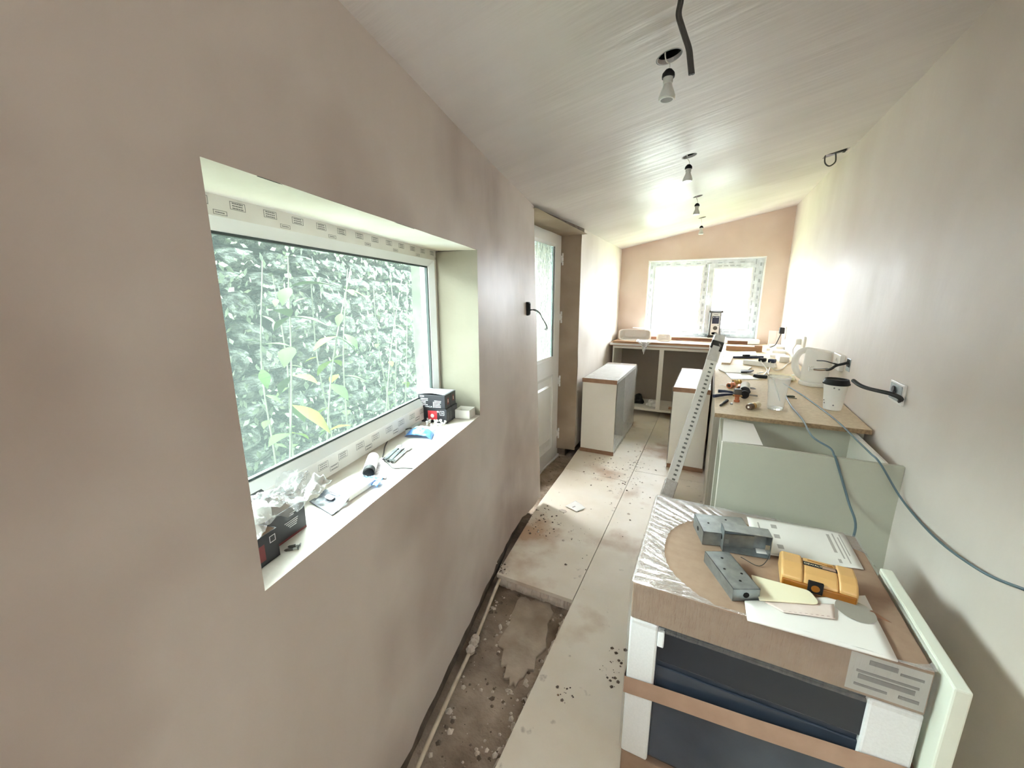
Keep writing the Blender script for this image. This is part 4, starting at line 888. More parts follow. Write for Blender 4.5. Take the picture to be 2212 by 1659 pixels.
# instruction sheet
def sheet(name, cs, m, label, cat, z=ZT, th=.0006, wav=.002, loc=None, prints=None):
    a, b, c, d = [V((p.x, p.y, 0)) for p in cs]
    t = thing(name, V((a.x, a.y, z)), label, cat)
    def P(s, q, dz=0.): 
        p = (a.lerp(b, s)).lerp(d.lerp(c, s), q); return V((p.x, p.y, z + .001 + wav * (1 + nz((s * 2.5, q * 2.5, a.x * 9))) + dz))
    mb = MB(); mb.grid(14, 14, lambda s, q: P(s, q)); mb.build(name.split('_')[0] + '_sheet' if 'sheet' not in name else 'sheet', m, t, smooth=True, solid=th)
    if prints:
        for nm_, mm, rects in prints:
            k = MB()
            for (s0, s1, q0, q1) in rects: k.grid(4, 2, lambda s, q: P(s0 + (s1 - s0) * s, q0 + (q1 - q0) * q, .0007))
            k.build(nm_, mm, t)['kind'] = 'stuff'
    return t, P
ln = [(.80 + .0, .83, .15, .92), (.86, .875, .1, .8), (.90, .912, .2, .9), (.93, .94, .1, .7), (.10, .115, .12, .9)] + [(.24, .30, .13 + .28 * k, .24 + .28 * k) for k in range(3)]
sheet('instruction_sheet', [ptop(1613, 1118), ptop(1822, 1152), ptop(1866, 1232), ptop(1634, 1196)], M['paper'], 'white printed sheet at the back of the boxed oven, behind the yellow case', 'paper', prints=[('print', M['inkl'], ln)])
# magazine / catalogue with a grey disc
mg, MP = sheet('catalogue', [ptop(1608, 1302), ptop(1868, 1290), ptop(1939, 1432), ptop(1614, 1343)], M['paper'], 'white catalogue with a grey disc on its cover, at the front of the boxed oven', 'catalogue', wav=.0015, th=.004, z=ZT + .002,
    prints=[('print', M['inkl'], [(.05, .13, .60, .68), (.05, .14, .72, .76), (.05, .14, .80, .83), (.62, .70, .80, .86), (.74, .82, .80, .86), (.86, .93, .80, .86)])])
mb = MB(); cc = ptop(1848, 1319, ZT + .008); mb.add([cc + V((.042 * math.cos(k * .1963), .042 * math.sin(k * .1963), 0)) for k in range(32)], [tuple(range(32))]); mb.build('cover_disc', mat('disc_grey', (150, 146, 136), .6), mg)
sheet('pink_leaflet', [ptop(1650, 1307), ptop(1800, 1312), ptop(1803, 1345), ptop(1690, 1330)], M['pinkp'], 'small torn pinkish leaflet lying on the catalogue below the cream plate', 'leaflet', z=ZT + .0085, wav=.001, prints=[('print', M['redd'], [(.05 + .1 * k, .1 + .1 * k, .86, .88) for k in range(9)])])
# cream rounded plate
def rounded(pts, r, n=5):
    out = []; m_ = len(pts)
    for i in range(m_):
        a, b, c = pts[i - 1], pts[i], pts[(i + 1) % m_]; r_ = r[i] if isinstance(r, (list, tuple)) else r
        p, q = b + (a - b).normalized() * r_, b + (c - b).normalized() * r_
        for k in range(n + 1):
            t = k / n; out.append(p * (1 - t) ** 2 + b * 2 * t * (1 - t) + q * t * t)
    return out
z_ = ZT + .012; cs = [V((p.x, p.y, z_)) for p in (ptop(1622, 1243, z_), ptop(1748, 1277, z_), ptop(1774, 1308, z_), ptop(1640, 1298, z_))]
mb = MB(); mb.prism(rounded(cs, [.004, .012, .022, .004]), .003); one(mb, 'cream_plate', M['paperc'], cs[0], 'cream plastic plate with rounded corners lying between the yellow case and the catalogue', 'plastic plate', bevel=.001)
mb = MB(); c = ptop(1897, 1334); mb.add([c + V((-.028, .006, 0)), c + V((.025, -.008, 0)), c + V((-.014, .02, 0)), c + V((-.012, .006, .012))], [(0, 1, 2), (0, 1, 3), (1, 2, 3), (2, 0, 3)]); one(mb, 'dark_chip', M['timberd'], c, 'small dark pointed chip right of the catalogue corner', 'chip')
# yellow bit case
yc = thing('bit_case', ptop(1760, 1290), 'yellow plastic tool case with amber see-through front and black label', 'tool case')
ya_ = ptop(1684, 1262); yb_ = ptop(1852, 1312)
yd = V((yb_.x - ya_.x, yb_.y - ya_.y, 0)); yl = yd.length; yd.normalize(); yn = V((-yd.y, yd.x, 0))
R = Matrix((yd, yn, V((0, 0, 1)))).transposed().to_4x4(); R.translation = V((ya_.x, ya_.y, ZT))
YD, YH = .105, .058
def yprof(t, k): return None
mb = MB(); pr = [(0, .0), (0, .034), (.018, .050), (.04, YH), (YD - .02, YH), (YD, .045), (YD, 0)]
def extr(mb, pr, x0, x1, M_): mb.add([M_ @ V((x0, y, z)) for y, z in pr] + [M_ @ V((x1, y, z)) for y, z in pr], [tuple(range(len(pr)))[::-1], tuple(range(len(pr), 2 * len(pr)))] + [(i, (i + 1) % len(pr), (i + 1) % len(pr) + len(pr), i + len(pr)) for i in range(len(pr))])
extr(mb, pr, 0, yl * .30, R); extr(mb, [(y, z * .93 + (.0 if z else 0)) for y, z in pr], yl * .30, yl * .76, R); extr(mb, pr, yl * .76, yl, R)
mb.build('case_lid', M['yellow'], yc, bevel=.006, seg=3)
mb = MB(); mb.box((yl * .02, -.004, .004), (yl * .98, .004, .026), R); mb.build('case_front', M['amber'], yc, bevel=.003)
mb = MB(); mb.box((yl * .36, -.007, .006), (yl * .56, .002, .040), R); mb.build('latch', M['black'], yc, bevel=.002)
mb = MB(); mb.add([R @ V((yl * .46 + .010 * math.cos(k * .4488), -.0074, .022 + .010 * math.sin(k * .4488))) for k in range(14)], [tuple(range(14))]); mb.build('latch_mark', M['amber'], yc)
zt = YH * .93 + .0004
mb = MB(); mb.box((yl * .31, .048, zt - .0006), (yl * .76, .066, zt + .0004), R); mb.build('label_panel', M['black'], yc)
text(yc, 'DEWALT', R @ V((yl * .32, .0530, zt + .0005)), yd, yn, .0105, M['paperc'])
mb = MB(); mb.box((yl * .565, .0505, zt + .0004), (yl * .74, .0635, zt + .0007), R); mb.build('label_tab', M['strap'], yc)
mb = MB(); mb.tube([R @ V((yl * .38, .078, zt)), R @ V((yl * .72, .072, zt))], .0012, n=6); mb.box((yl * .64, .070, zt - .0004), (yl * .71, .077, zt + .001), R); mb.build('moulded_bit', M['amber'], yc)
# ------------------------------------------------------------------ cables running over the worktop end
def cable(name, pts, r, m, label, cat='cable', k=8, n=8, loc=None):
    q = MB(); q.tube(smooth_path(pts, k), r, n=n); return one(q, name, m, loc or pts[0], label, cat, smooth=True)
ec = V((0, ya - .006, 0)); e1 = pz(1808, 989, H + .0045)
a = [wt(1697, 858) + V((0, 0, .006)), wt(1709.6, 880) + V((0, 0, .005)), wt(1733, 908) + V((0, 0, .005)), pz(1755, 943, .897), pz(1793, 968, .884), V((e1.x - .004, ya + .010, H + .0048)), V((e1.x + .002, ya - .006, H - .010)), py(1833, 1084, ya - .02), py(1848, 1140, 1.80), V((.515, 1.70, .55)), V((.52, 1.67, .45))]
cable('blue_cable', a, .0042, M['cableblue'], 'blue grey cable from the worktop over the open base unit, dropping behind the oven box')
b = [wt(1692, 830) + V((0, 0, .005)), wt(1730, 853) + V((0, 0, .0045)), wt(1767.6, 880) + V((0, 0, .0045)), wt(1812, 915) + V((0, 0, .0045)), pz(1849, 949, .894), pz(1880, 979, .884), pz(1902, 1002, H + .006), px(1949, 1080, .70), px(2021, 1162, .695), px(2115, 1231, .69), px(2209, 1272, .685), px(2330, 1312, .68)]
cable('blue_cable', b, .0036, M['cableblue'], 'thinner blue grey cable sagging away along the right wall')
# ------------------------------------------------------------------ right wall electrics
def wplate(mb, y0, y1, z0, z1, t0, t1): mb.hexa([(wrx(y0) - t0, y0, z0), (wrx(y0) - t1, y0, z0), (wrx(y1) - t1, y1, z0), (wrx(y1) - t0, y1, z0)], [(wrx(y0) - t0, y0, z1), (wrx(y0) - t1, y0, z1), (wrx(y1) - t1, y1, z1), (wrx(y1) - t0, y1, z1)])
ss = thing('wall_socket', (wrx(2.15), 2.15, 1.08), 'square wall back-box plate with thick dark cable hanging out, nearest on the right wall', 'socket')
mb = MB(); wplate(mb, 2.075, 2.220, 1.078, 1.162, -.01, .008); mb.build('surround', M['plug'], ss, bevel=.002)
mb = MB(); wplate(mb, 2.088, 2.208, 1.088, 1.153, .0075, .0095); mb.build('plate_insert', M['galv'], ss)
mb = MB(); mb.lathe([(.013, 0), (.013, .004)], Matrix.Translation((wrx(2.16) - .0125, 2.16, 1.132)) @ Matrix.Rotation(-math.pi / 2, 4, 'Y'), n=14); mb.tube([(wrx(2.15) - .011, 2.155, 1.125), (wrx(2.15) - .014, 2.15, 1.10)], .004); mb.build('grommet', M['cablegrey'], ss, smooth=True)
cable('twin_cable', [(wrx(2.1) - .004, 2.10, 1.092), px(1945, 860, .700), px(1925, 851, .68), px(1900, 845, .655), px(1875, 839, .635), px(1857, 832, .62), px(1843, 822, .61)], .0085, M['blackm'], 'thick dark cable end sticking out of the nearest wall plate', loc=(wrx(2.1), 2.1, 1.09))
bb = thing('wall_socket', (wrx(2.87), 2.87, 1.09), 'open dark back-box in the right wall with two black tails and a clear connector', 'back box')
mb = MB(); wplate(mb, 2.838, 2.910, 1.092, 1.165, -.02, .003); mb.build('box_rim', M['galv'], bb, bevel=.001)
mb = MB(); wplate(mb, 2.845, 2.903, 1.118, 1.160, .0025, .0042); mb.build('box_cavity', M['void'], bb)
mb = MB(); mb.tube(smooth_path([(wrx(2.87) - .002, 2.87, 1.145), px(1822, 786, .70), px(1806, 790, .672), px(1795, 797, .65), px(1786, 799, .64)], 6), .0075, n=8); mb.build('cable_tail', M['blackm'], bb, smooth=True)
mb = MB(); mb.tube(smooth_path([px(1787, 799, .641), px(1772, 800, .62), px(1758, 799, .605)], 6), .0032, n=6); mb.build('copper_core', M['timberd'], bb, smooth=True)
mb = MB(); mb.tube(smooth_path([px(1787, 796, .641), px(1772, 797, .62), px(1758, 797, .605)], 6), .0028, n=6); mb.build('copper_core', M['cablegrey'], bb, smooth=True)
mb = MB(); mb.tube(smooth_path([(wrx(2.87) - .002, 2.86, 1.143), px(1815, 788, .69), px(1800, 785, .665), px(1782, 780, .64), px(1765, 779, .625)], 6), [.005] * 12 + [.0035] * 13, n=8); mb.build('cable_tail', M['blackm'], bb, smooth=True)
c = px(1752, 797, .598)
mb = MB()
for k in range(3): mb.box((c.x - .012, c.y - .012, c.z - .014 + k * .010), (c.x + .016, c.y + .012, c.z - .006 + k * .010)); mb.lathe([(.004, 0), (.005, .006)], Matrix.Translation((c.x - .012 + k * .011, c.y, c.z + .014)), n=8)
mb.build('terminal_block', M['plug'], bb, bevel=.001)
ds = thing('double_socket', (wrx(3.05), 3.05, 1.06), 'white double wall socket on the right wall, half hidden behind the kettle', 'socket')
mb = MB(); wplate(mb, 2.965, 3.125, 1.075, 1.172, -.002, .022); mb.build('socket_box', M['plug'], ds, bevel=.004)
mb = MB(); mb.lathe([(.010, 0), (.008, .006)], Matrix.Translation((wrx(3.03) - .024, 3.035, 1.14)) @ Matrix.Rotation(-math.pi / 2, 4, 'Y'), n=12); mb.build('screw_cap', M['plug'], ds, smooth=True)
s2 = thing('double_socket', (wrx(4.25), 4.25, 1.08), 'white double wall socket with a white plug in it, beyond the kettle', 'socket')
mb = MB(); wplate(mb, 4.19, 4.335, 1.075, 1.180, -.002, .014); mb.build('socket_plate', M['plug'], s2, bevel=.003)
mb = MB(); mb.box((wrx(4.3) - .055, 4.285, 1.10), (wrx(4.3) - .013, 4.335, 1.152)); mb.build('plug', M['plug'], s2, bevel=.006)
cable('white_lead', [(wrx(4.3) - .045, 4.31, 1.10), (wrx(4.3) - .06, 4.33, 1.05), V((.69, 4.32, wtz(4.3) + .05)), V((.675, 4.30, wtz(4.3) + .02)), wt(1700, 788) + V((0, 0, .006)), wt(1690, 797) + V((0, 0, .005)), wt(1676, 801) + V((0, 0, .005)), wt(1664, 801) + V((0, 0, .03))], .0045, M['cablewhite'], 'white mains lead from the far wall socket to the extension block')
mb = MB(); p = wr(1695, 720); 
bp_ = thing('corner_socket', (wrx(5.4), 5.40, 1.05), 'wall socket near the back corner with a dark brown plug in it', 'socket')
mb.hexa([(wrx(5.3) - .002, 5.30, 1.06), (wrx(5.3) - .012, 5.30, 1.06), (wrx(5.5) - .012, 5.46, 1.06), (wrx(5.5) - .002, 5.46, 1.06)], [(wrx(5.3) - .002, 5.30, 1.20), (wrx(5.3) - .012, 5.30, 1.20), (wrx(5.5) - .012, 5.46, 1.20), (wrx(5.5) - .002, 5.46, 1.20)]); mb.build('socket_plate', M['plug'], bp_, bevel=.002)
mb = MB(); mb.box((.69, 5.35, 1.115), (.738, 5.41, 1.185)); mb.build('plug', M['blackm'], bp_, bevel=.008)
mb = MB(); mb.tube(smooth_path([(.71, 5.38, 1.115), (.69, 5.36, 1.05), (.66, 5.33, .985), (.60, 5.3, .96)], 6), .005); mb.build('plug_lead', M['blackm'], bp_, smooth=True)
# ------------------------------------------------------------------ kettle, cup, glass
kp = wt(1752, 831); kx, ky, kz = kp.x - .0, kp.y, wtz(kp.y)
kt = thing('kettle', (kx, ky, kz), 'white plastic jug kettle with a looped handle on the worktop by the wall', 'kettle')
kd = (V((kx, ky, 0)) - V((0, 0, 0))).normalized(); kr = V((kd.y, -kd.x, 0))      # handle points to the left across the view
KM = Matrix((kr, kd, V((0, 0, 1)))).transposed().to_4x4(); KM.translation = V((kx, ky, kz + .001))
mb = MB(); mb.lathe([(.062, 0), (.092, .0), (.094, .006), (.092, .022), (.085, .026)], KM @ Matrix.Translation((.02, 0, 0)), n=32); mb.build('kettle_base', M['plug'], kt, smooth=True)
mb = MB(); prf = [(.086, .028), (.088, .034), (.087, .10), (.083, .17), (.080, .225), (.076, .238), (.06, .243)]
n = 32; vs = []; fs = []
for (r, z) in prf:
    for k in range(n):
        a = 2 * math.pi * k / n; x, y = r * math.cos(a), r * math.sin(a) * .85
        if x > 0: x += .03 * max(0, (z - .05) / .19) * (math.cos(a) ** 6)   # spout lip
        vs.append(KM @ V((x + .02, y, z - (.006 if False else 0) + (-.010 * (x / .08) if z > .2 else 0))))
for i in range(len(prf) - 1):
    for k in range(n): fs.append((i * n + k, i * n + (k + 1) % n, (i + 1) * n + (k + 1) % n, (i + 1) * n + k))
fs += [tuple(range(n))[::-1], tuple(range((len(prf) - 1) * n, len(prf) * n))]; mb.add(vs, fs); mb.build('kettle_body', M['plug'], kt, smooth=True)
mb = MB(); mb.tube([KM @ V(p) for p in smooth_path([(.0, 0, .232), (-.05, 0, .237), (-.088, 0, .220), (-.108, 0, .18), (-.109, 0, .135), (-.096, 0, .09), (-.074, 0, .058), (-.05, 0, .045)], 6)], [.017 + .005 * math.sin(i / 42 * 3.1) for i in range(43)], n=12); mb.build('kettle_handle', M['plug'], kt, smooth=True)
mb = MB(); mb.box((-.075, -.02, .238), (-.045, .02, .247), KM); mb.build('lid_button', M['plug'], kt, bevel=.003)
cp_ = wt(1797, 884); cpz = wtz(cp_.y)
ct = thing('coffee_cup', (cp_.x, cp_.y, cpz), 'white paper coffee cup with a black plastic lid', 'cup')
T = Matrix.Translation((cp_.x, cp_.y, cpz + .001))
mb = MB(); mb.lathe([(.038, 0), (.040, .002), (.054, .142)], T, n=32); mb.build('cup_body', M['paper'], ct, smooth=True)
mb = MB(); mb.lathe([(.056, .138), (.060, .140), (.060, .147), (.057, .150), (.055, .160), (.052, .164), (.052, .168), (.046, .168), (.044, .162)], T, n=32); mb.build('cup_lid', M['black'], ct, smooth=True)
mb = MB()
for (a, z) in ((-1.9, .125), (-1.75, .03), (-2.9, .05), (-2.8, .035), (-1.5, .12)):
    mb.lathe([(.004, 0), (.0035, .0012)], T @ Matrix.Translation(((.0405 + .0955 * z) * math.cos(a), (.0405 + .0955 * z) * math.sin(a), z)) @ Matrix.Rotation(a, 4, 'Z') @ Matrix.Rotation(math.pi / 2, 4, 'Y'), n=8)
mb.build('cup_print', M['ink'], ct)
gp = wt(1674, 884); gz = wtz(gp.y)
gt = thing('pint_glass', (gp.x, gp.y, gz), 'tall clear drinking glass with a straw-like stirrer in it', 'glass')
T = Matrix.Translation((gp.x, gp.y, gz + .001))
mb = MB(); mb.lathe([(.036, 0), (.039, .004), (.041, .04), (.046, .12), (.0525, .150), (.055, .168), (.054, .180), (.052, .181), (.051, .168), (.0485, .150), (.0425, .12), (.037, .04), (.034, .012)], T, n=36); mb.build('glass_shell', M['tumbler'], gt, smooth=True)
mb = MB(); mb.lathe([(.0525, .1805), (.0545, .180), (.0545, .183), (.0525, .183)], T, n=36, caps=False); mb.lathe([(.034, .001), (.034, .010)], T, n=30); mb.build('glass_rim', glassmat('glass_rim_mat', (.95, .95, .93), 1.45, .1), gt, smooth=True)
mb = MB(); mb.tube([(gp.x - .028, gp.y, gz + .172), (gp.x + .018, gp.y, gz + .05)], .003, n=6); mb.build('stirrer', M['plug'], gt, smooth=True)
# ------------------------------------------------------------------ tools and fittings at the near end of the chipboard worktop
def lying(u, v, du, dv, r, lift=0.):   # frame along the worktop from one pixel to another, axis raised by r
    a, b = wt(u, v), wt(du, dv); a.z += r + lift; b.z += r + lift; return a, b
a, b = lying(1607, 862, 1611, 815, .026)
gn = thing('sealant_gun', wt(1608, 850), 'sealant gun with a white cartridge and a round black end plate, pointing forward', 'sealant gun')
d = (b - a).normalized(); GM = Matrix((d.cross(V((0, 0, 1))).normalized(), V((0, 0, 1)), -d)).transposed().to_4x4(); GM.translation = a + V((0, 0, .002))
GMi = GM
def seg(r0, r1, z0, z1, nm_, m): q = MB(); q.lathe([(r0, -z0), (r1, -z1)], GM, n=24); q.build(nm_, m, gn, smooth=True)
seg(.027, .027, .10, .28, 'cartridge', M['paper']); seg(.029, .029, .085, .10, 'cartridge_rim', M['black'])
seg(.006, .006, -.0, .09, 'plunger_rod', M['steel']); seg(.024, .024, -.008, .0, 'end_plate', M['black'])
seg(.008, .003, .28, .34, 'nozzle', M['plug'])
mb = MB(); mb.tube([GM @ V((.0, -.012, -.09)), GM @ V((.03, -.018, -.085)), GM @ V((.07, -.02, -.09))], .005, n=6); mb.build('trigger', M['steel'], gn, smooth=True)
mb = MB(); mb.tube([GM @ V(p) for p in smooth_path([(.02, -.01, -.27), (.045, -.012, -.285), (.06, -.014, -.27), (.045, -.012, -.25), (.03, -.01, -.26)], 5)], .003, n=6); mb.build('hook', M['steel'], gn, smooth=True)
pl = thing('pipe_cutter', wt(1570, 852), 'dark blue handled pipe cutter lying across the worktop edge', 'pliers')
for (u0, v0, u1, v1) in ((1541, 859, 1588, 855), (1551, 848, 1588, 852)):
    a, b = lying(u0, v0, u1, v1, .010); mb = MB(); mb.tube(smooth_path([a, a.lerp(b, .5) + V((0, 0, .003)), b], 4), [.010, .010, .009, .009, .008, .007, .007, .006, .006], n=10); mb.build('handle', M['dblue'], pl, smooth=True)
a, b = lying(1585, 853, 1618, 850, .012); mb = MB(); mb.box((0, -.012, -.007), ((b - a).length, .012, .007), frame(a, b - a)); mb.build('jaw', M['cablegrey'], pl, bevel=.003)
# valve with dark cap and copper body
vp = wt(1591, 868); vz = wtz(vp.y)
vv = thing('brass_valve', vp, 'small upright copper and brass valve with a dark square cap', 'valve')
mb = MB(); mb.lathe([(.016, 0), (.016, .012), (.012, .014), (.012, .03), (.015, .032), (.015, .045)], Matrix.Translation((vp.x, vp.y, vz + .0005)), n=10); mb.build('valve_body', M['copper'], vv, smooth=True)
mb = MB(); mb.box((-.019, -.016, .045), (.019, .016, .078), rotz((vp.x, vp.y, vz), .15)); mb.build('valve_cap', M['cablegrey'], vv, bevel=.005)
for s_ in (-1, 1): mb = MB(); mb.lathe([(.005, 0), (.006, .006), (.003, .01)], Matrix.Translation((vp.x + s_ * .019, vp.y - .012, vz + .035)), n=8); mb.build('brass_stud', M['brass'], vv, smooth=True)
mb = MB(); p = wt(1580, 874); mb.lathe([(.0075, 0), (.0075, .006), (.004, .009)], Matrix.Translation((p.x, p.y, wtz(p.y) + .0005)), n=6); one(mb, 'steel_nut', M['steel'], p, 'small shiny nut in front of the upright brass valve', 'nut')
def fitting(u, v, label, ang, m, sc=1.):
    p = wt(u, v); t = thing('copper_fitting', p, label, 'pipe fitting', 'copper pipe fittings on the worktop'); r = .017 * sc
    Rr = rotz((p.x, p.y, wtz(p.y) + r + .0005), ang) @ Matrix.Rotation(math.pi / 2, 4, 'Y')
    q = MB(); q.lathe([(r * .6, -.028 * sc), (r, -.028 * sc), (r, -.012 * sc), (r * .75, -.010 * sc), (r * .75, .010 * sc), (r, .012 * sc), (r, .028 * sc), (r * .6, .028 * sc)], Rr, n=12); q.build('fitting_body', m, t, smooth=True)
    q = MB(); q.lathe([(r * .6, -.0285 * sc), (r * .6, -.026 * sc)], Rr, n=12); q.build('bore', M['void'], t)
    q = MB(); q.lathe([(r * .55, 0), (r * .55, .035 * sc)], Rr @ Matrix.Rotation(math.pi / 2, 4, 'Y'), n=10); q.build('branch', m, t, smooth=True)
fitting(1579, 838, 'copper tee fitting farthest left behind the pipe cutter', 1.1, M['copper'], 1.1)
fitting(1597, 843, 'copper tee fitting lying against the sealant gun', 1.5, M['copper'], 1.05)
fitting(1591, 830, 'smaller brass coloured fitting behind the two copper tees', .5, M['brass'], .95)
a, b = lying(1556, 878, 1571, 867, .006); mb = MB(); mb.tube([a, a.lerp(b, .4), a.lerp(b, .5), b], [.006, .006, .008, .008], n=8); one(mb, 'masonry_bit', M['blackm'], a, 'short dark stub lying near the front left corner of the chipboard worktop', 'drill bit', smooth=True)
a, b = lying(1616, 886, 1652, 876, .017)
br = thing('paint_brush', wt(1632, 880), 'stubby brown brush with a pale bristle end lying beside the clear glass', 'brush')
d = b - a; BM = Matrix((d.normalized().cross(V((0, 0, 1))).normalized(), V((0, 0, 1)), -d.normalized())).transposed().to_4x4(); BM.translation = a
mb = MB(); mb.lathe([(.007, 0.), (.016, -.001), (.018, -.012), (.018, -.03), (.013, -.036)], BM, n=16); mb.build('handle', mat('varnished_brown', (84, 62, 44), .35), br, smooth=True)
mb = MB(); mb.lathe([(.0055, .0012), (.0055, -.001)], BM, n=12); mb.build('handle_end', M['plug'], br)
mb = MB(); mb.lathe([(.014, -.034), (.0165, -.037), (.0165, -.055), (.014, -.058)], BM, n=16); mb.build('ferrule', M['brass'], br, smooth=True)
mb = MB(); mb.lathe([(.013, -.056), (.014, -.075), (.016, -.10), (.004, -.108)], BM, n=16); mb.build('bristles', M['sponge'], br, smooth=True)
mb = MB(); a = wt(1553, 833); mb.grid(10, 2, lambda s, t: V((a.x + .055 * s, a.y - .004 + .012 * t + .004 * math.sin(s * 6), wtz(a.y) + .003 + .004 * abs(math.sin(s * 4))))); one(mb, 'wood_shaving', M['paper'], a, 'small curled white shaving on the worktop left of the copper fittings', 'shaving', solid=.0008)
lf = wt(1706, 858); lt = thing('cable_clip', lf, 'dark green clip at the end of the blue grey cable beside the glass', 'clip')
mb = MB(); mb.box((-.02, -.012, 0), (.024, .012, .010), rotz((lf.x, lf.y, wtz(lf.y) + .001), .3)); mb.build('clip_body', mat('olive_clip', (72, 74, 58), .5), lt, bevel=.003)
mb = MB(); mb.box((.0, -.03, 0), (.04, -.024, .004), rotz((lf.x, lf.y, wtz(lf.y) + .001), -.3)); mb.build('clip_arm', mat('olive_clip_arm', (84, 86, 70), .5), lt)
# boards and papers
def flat(name, cs, th, m, label, cat, lift=.001, bevel=.0006):
    pts = [wt(u, v) for u, v in cs]; q = MB(); q.prism([p + V((0, 0, lift)) for p in pts], th); return one(q, name, m, pts[0], label, cat, bevel=bevel)
flat('white_board', [(1580, 819.5), (1641, 820.5), (1613, 809), (1566, 806)], .004, M['white'], 'white board offcut in front, its near corner cut at a slant', 'board')
flat('paper_bundle', [(1552, 800), (1566, 806.5), (1605, 808), (1625, 795), (1590, 791), (1556, 790)], .006, M['paper'], 'creased white papers lying behind the white board offcut', 'papers', lift=.0055)
flat('dark_folder', [(1600, 808.5), (1622, 808), (1628, 805), (1600, 804.5)], .010, M['black'], 'dark flat case half covered by the creased white papers', 'case', lift=.012)
wb = wt(1567, 790); mb = MB(); mb.prism([wt(1558, 790) + V((0, 0, .001)), wt(1577, 791) + V((0, 0, .001)), wt(1583, 776) + V((0, 0, .001)), wt(1563, 776) + V((0, 0, .001))], .028); one(mb, 'timber_block', M['chip'], wb, 'short pale wooden block on the worktop beside the leaning strip', 'block', bevel=.002)
flat('white_trim', [(1562, 772), (1635, 770), (1632, 762), (1564, 764)], .014, M['white'], 'pile of white trim lengths lying across the far worktop', 'trim')
lv = thing('dark_level', wt(1610, 773), 'dark slim tool lying in front of the white trim lengths', 'tool')
a, b = lying(1582, 774, 1648, 774, .012); mb = MB(); mb.box((0, -.012, -.011), ((b - a).length, .012, .011), frame(a, b - a)); mb.build('tool_body', M['dblue'], lv, bevel=.003)
mb = MB(); mb.box((.10, -.016, .008), (.16, .016, .026), frame(a, b - a)); mb.build('tool_grip', M['black'], lv, bevel=.005)
# extension block
exa, exb = wt(1612, 787), wt(1676, 795); d = exb - exa
ex = thing('extension_block', exa, 'white four-gang extension block with a black plug and a navy plug in it', 'extension lead')
EM = frame(exa + V((0, 0, .001)), d); EL = d.length
mb = MB(); b0 = [(0, -.03, 0), (EL, -.03, 0), (EL, .03, 0), (0, .03, 0)]; t0 = [(.02, -.024, .040), (EL - .01, -.024, .040), (EL - .01, .024, .040), (.02, .024, .040)]
mb.hexa([EM @ V((p[0] - .02 * (p[0] == 0), p[1], .0)) for p in b0], [EM @ V((p[0] - .04, p[1], p[2])) if k in (0, 3) else EM @ V(p) for k, p in enumerate(t0)]); mb.build('extension_body', M['plug'], ex, bevel=.005)
for k, (x, m) in enumerate(((EL - .11, 'black'), (EL - .035, 'dblue'))):
    mb = MB(); mb.box((x - .026, -.026, .041), (x + .026, .022, .072), EM); mb.build('plug', M[m], ex, bevel=.007)
p1 = EM @ V((EL - .11, -.03, .05)); p2 = EM @ V((EL - .035, -.03, .05)); j = wt(1650, 812)
cable('white_lead', [p1, p1 + V((.005, -.05, -.012)), wt(1657, 800) + V((0, 0, .006)), wt(1655, 806) + V((0, 0, .005)), wt(1648, 812) + V((0, 0, .005)), wt(1640, 815) + V((0, 0, .016))], .0042, M['cablewhite'], 'white lead from the black plug of the extension block')
cable('white_lead', [p2, p2 + V((-.01, -.05, -.01)), wt(1662, 800) + V((0, 0, .012)), wt(1659, 807) + V((0, 0, .006)), wt(1663, 812) + V((0, 0, .006)), wt(1672, 816) + V((0, 0, .006)), wt(1690, 818) + V((0, 0, .006))], .0042, M['cablewhite'], 'white lead from the navy plug of the extension block')
ch = wt(1640, 816); chg = thing('charger', ch, 'black phone charger with tangled white lead behind the clear glass', 'charger')
mb = MB(); mb.box((-.04, -.02, .0), (.05, .02, .022), rotz((ch.x, ch.y, wtz(ch.y) + .001), -.15)); mb.build('charger_body', M['black'], chg, bevel=.006)
mb = MB(); mb.tube(smooth_path([wt(1632, 811) + V((0, 0, .006)), wt(1640, 808) + V((0, 0, .012)), wt(1648, 812) + V((0, 0, .030)), wt(1640, 814) + V((0, 0, .028)), wt(1634, 813) + V((0, 0, .026))], 6), .003, n=6); mb.build('charger_lead', M['cablewhite'], chg, smooth=True)
# folded cloth behind the glass
cb = wt(1700, 822); mb = MB(); c0, c1 = wt(1662, 820), wt(1715, 826)
def clf(s, t):
    p = c0.lerp(c1, s); q = p + V((.01, .16 * t, 0)); return V((q.x, q.y, wtz(q.y) + .012 + .014 * math.sin(t * 9 + s) ** 2 + .008 * nz((s * 6, t * 6, 4))))
mb.grid(20, 20, clf); one(mb, 'folded_cloth', M['sponge'], cb, 'folded pale yellow cloth between the clear glass and the kettle', 'cloth', smooth=True, solid=.014)
p = wt(1708, 820); mb = MB(); mb.lathe([(.005, 0), (.007, .004), (.005, .03), (.008, .034)], Matrix.Translation((p.x, p.y - .01, wtz(p.y) + .034)) @ Matrix.Rotation(1.3, 4, 'Y'), n=8); one(mb, 'wall_plug', M['plug'], p, 'small white plastic plug lying on the folded yellow cloth', 'wall plug', smooth=True)
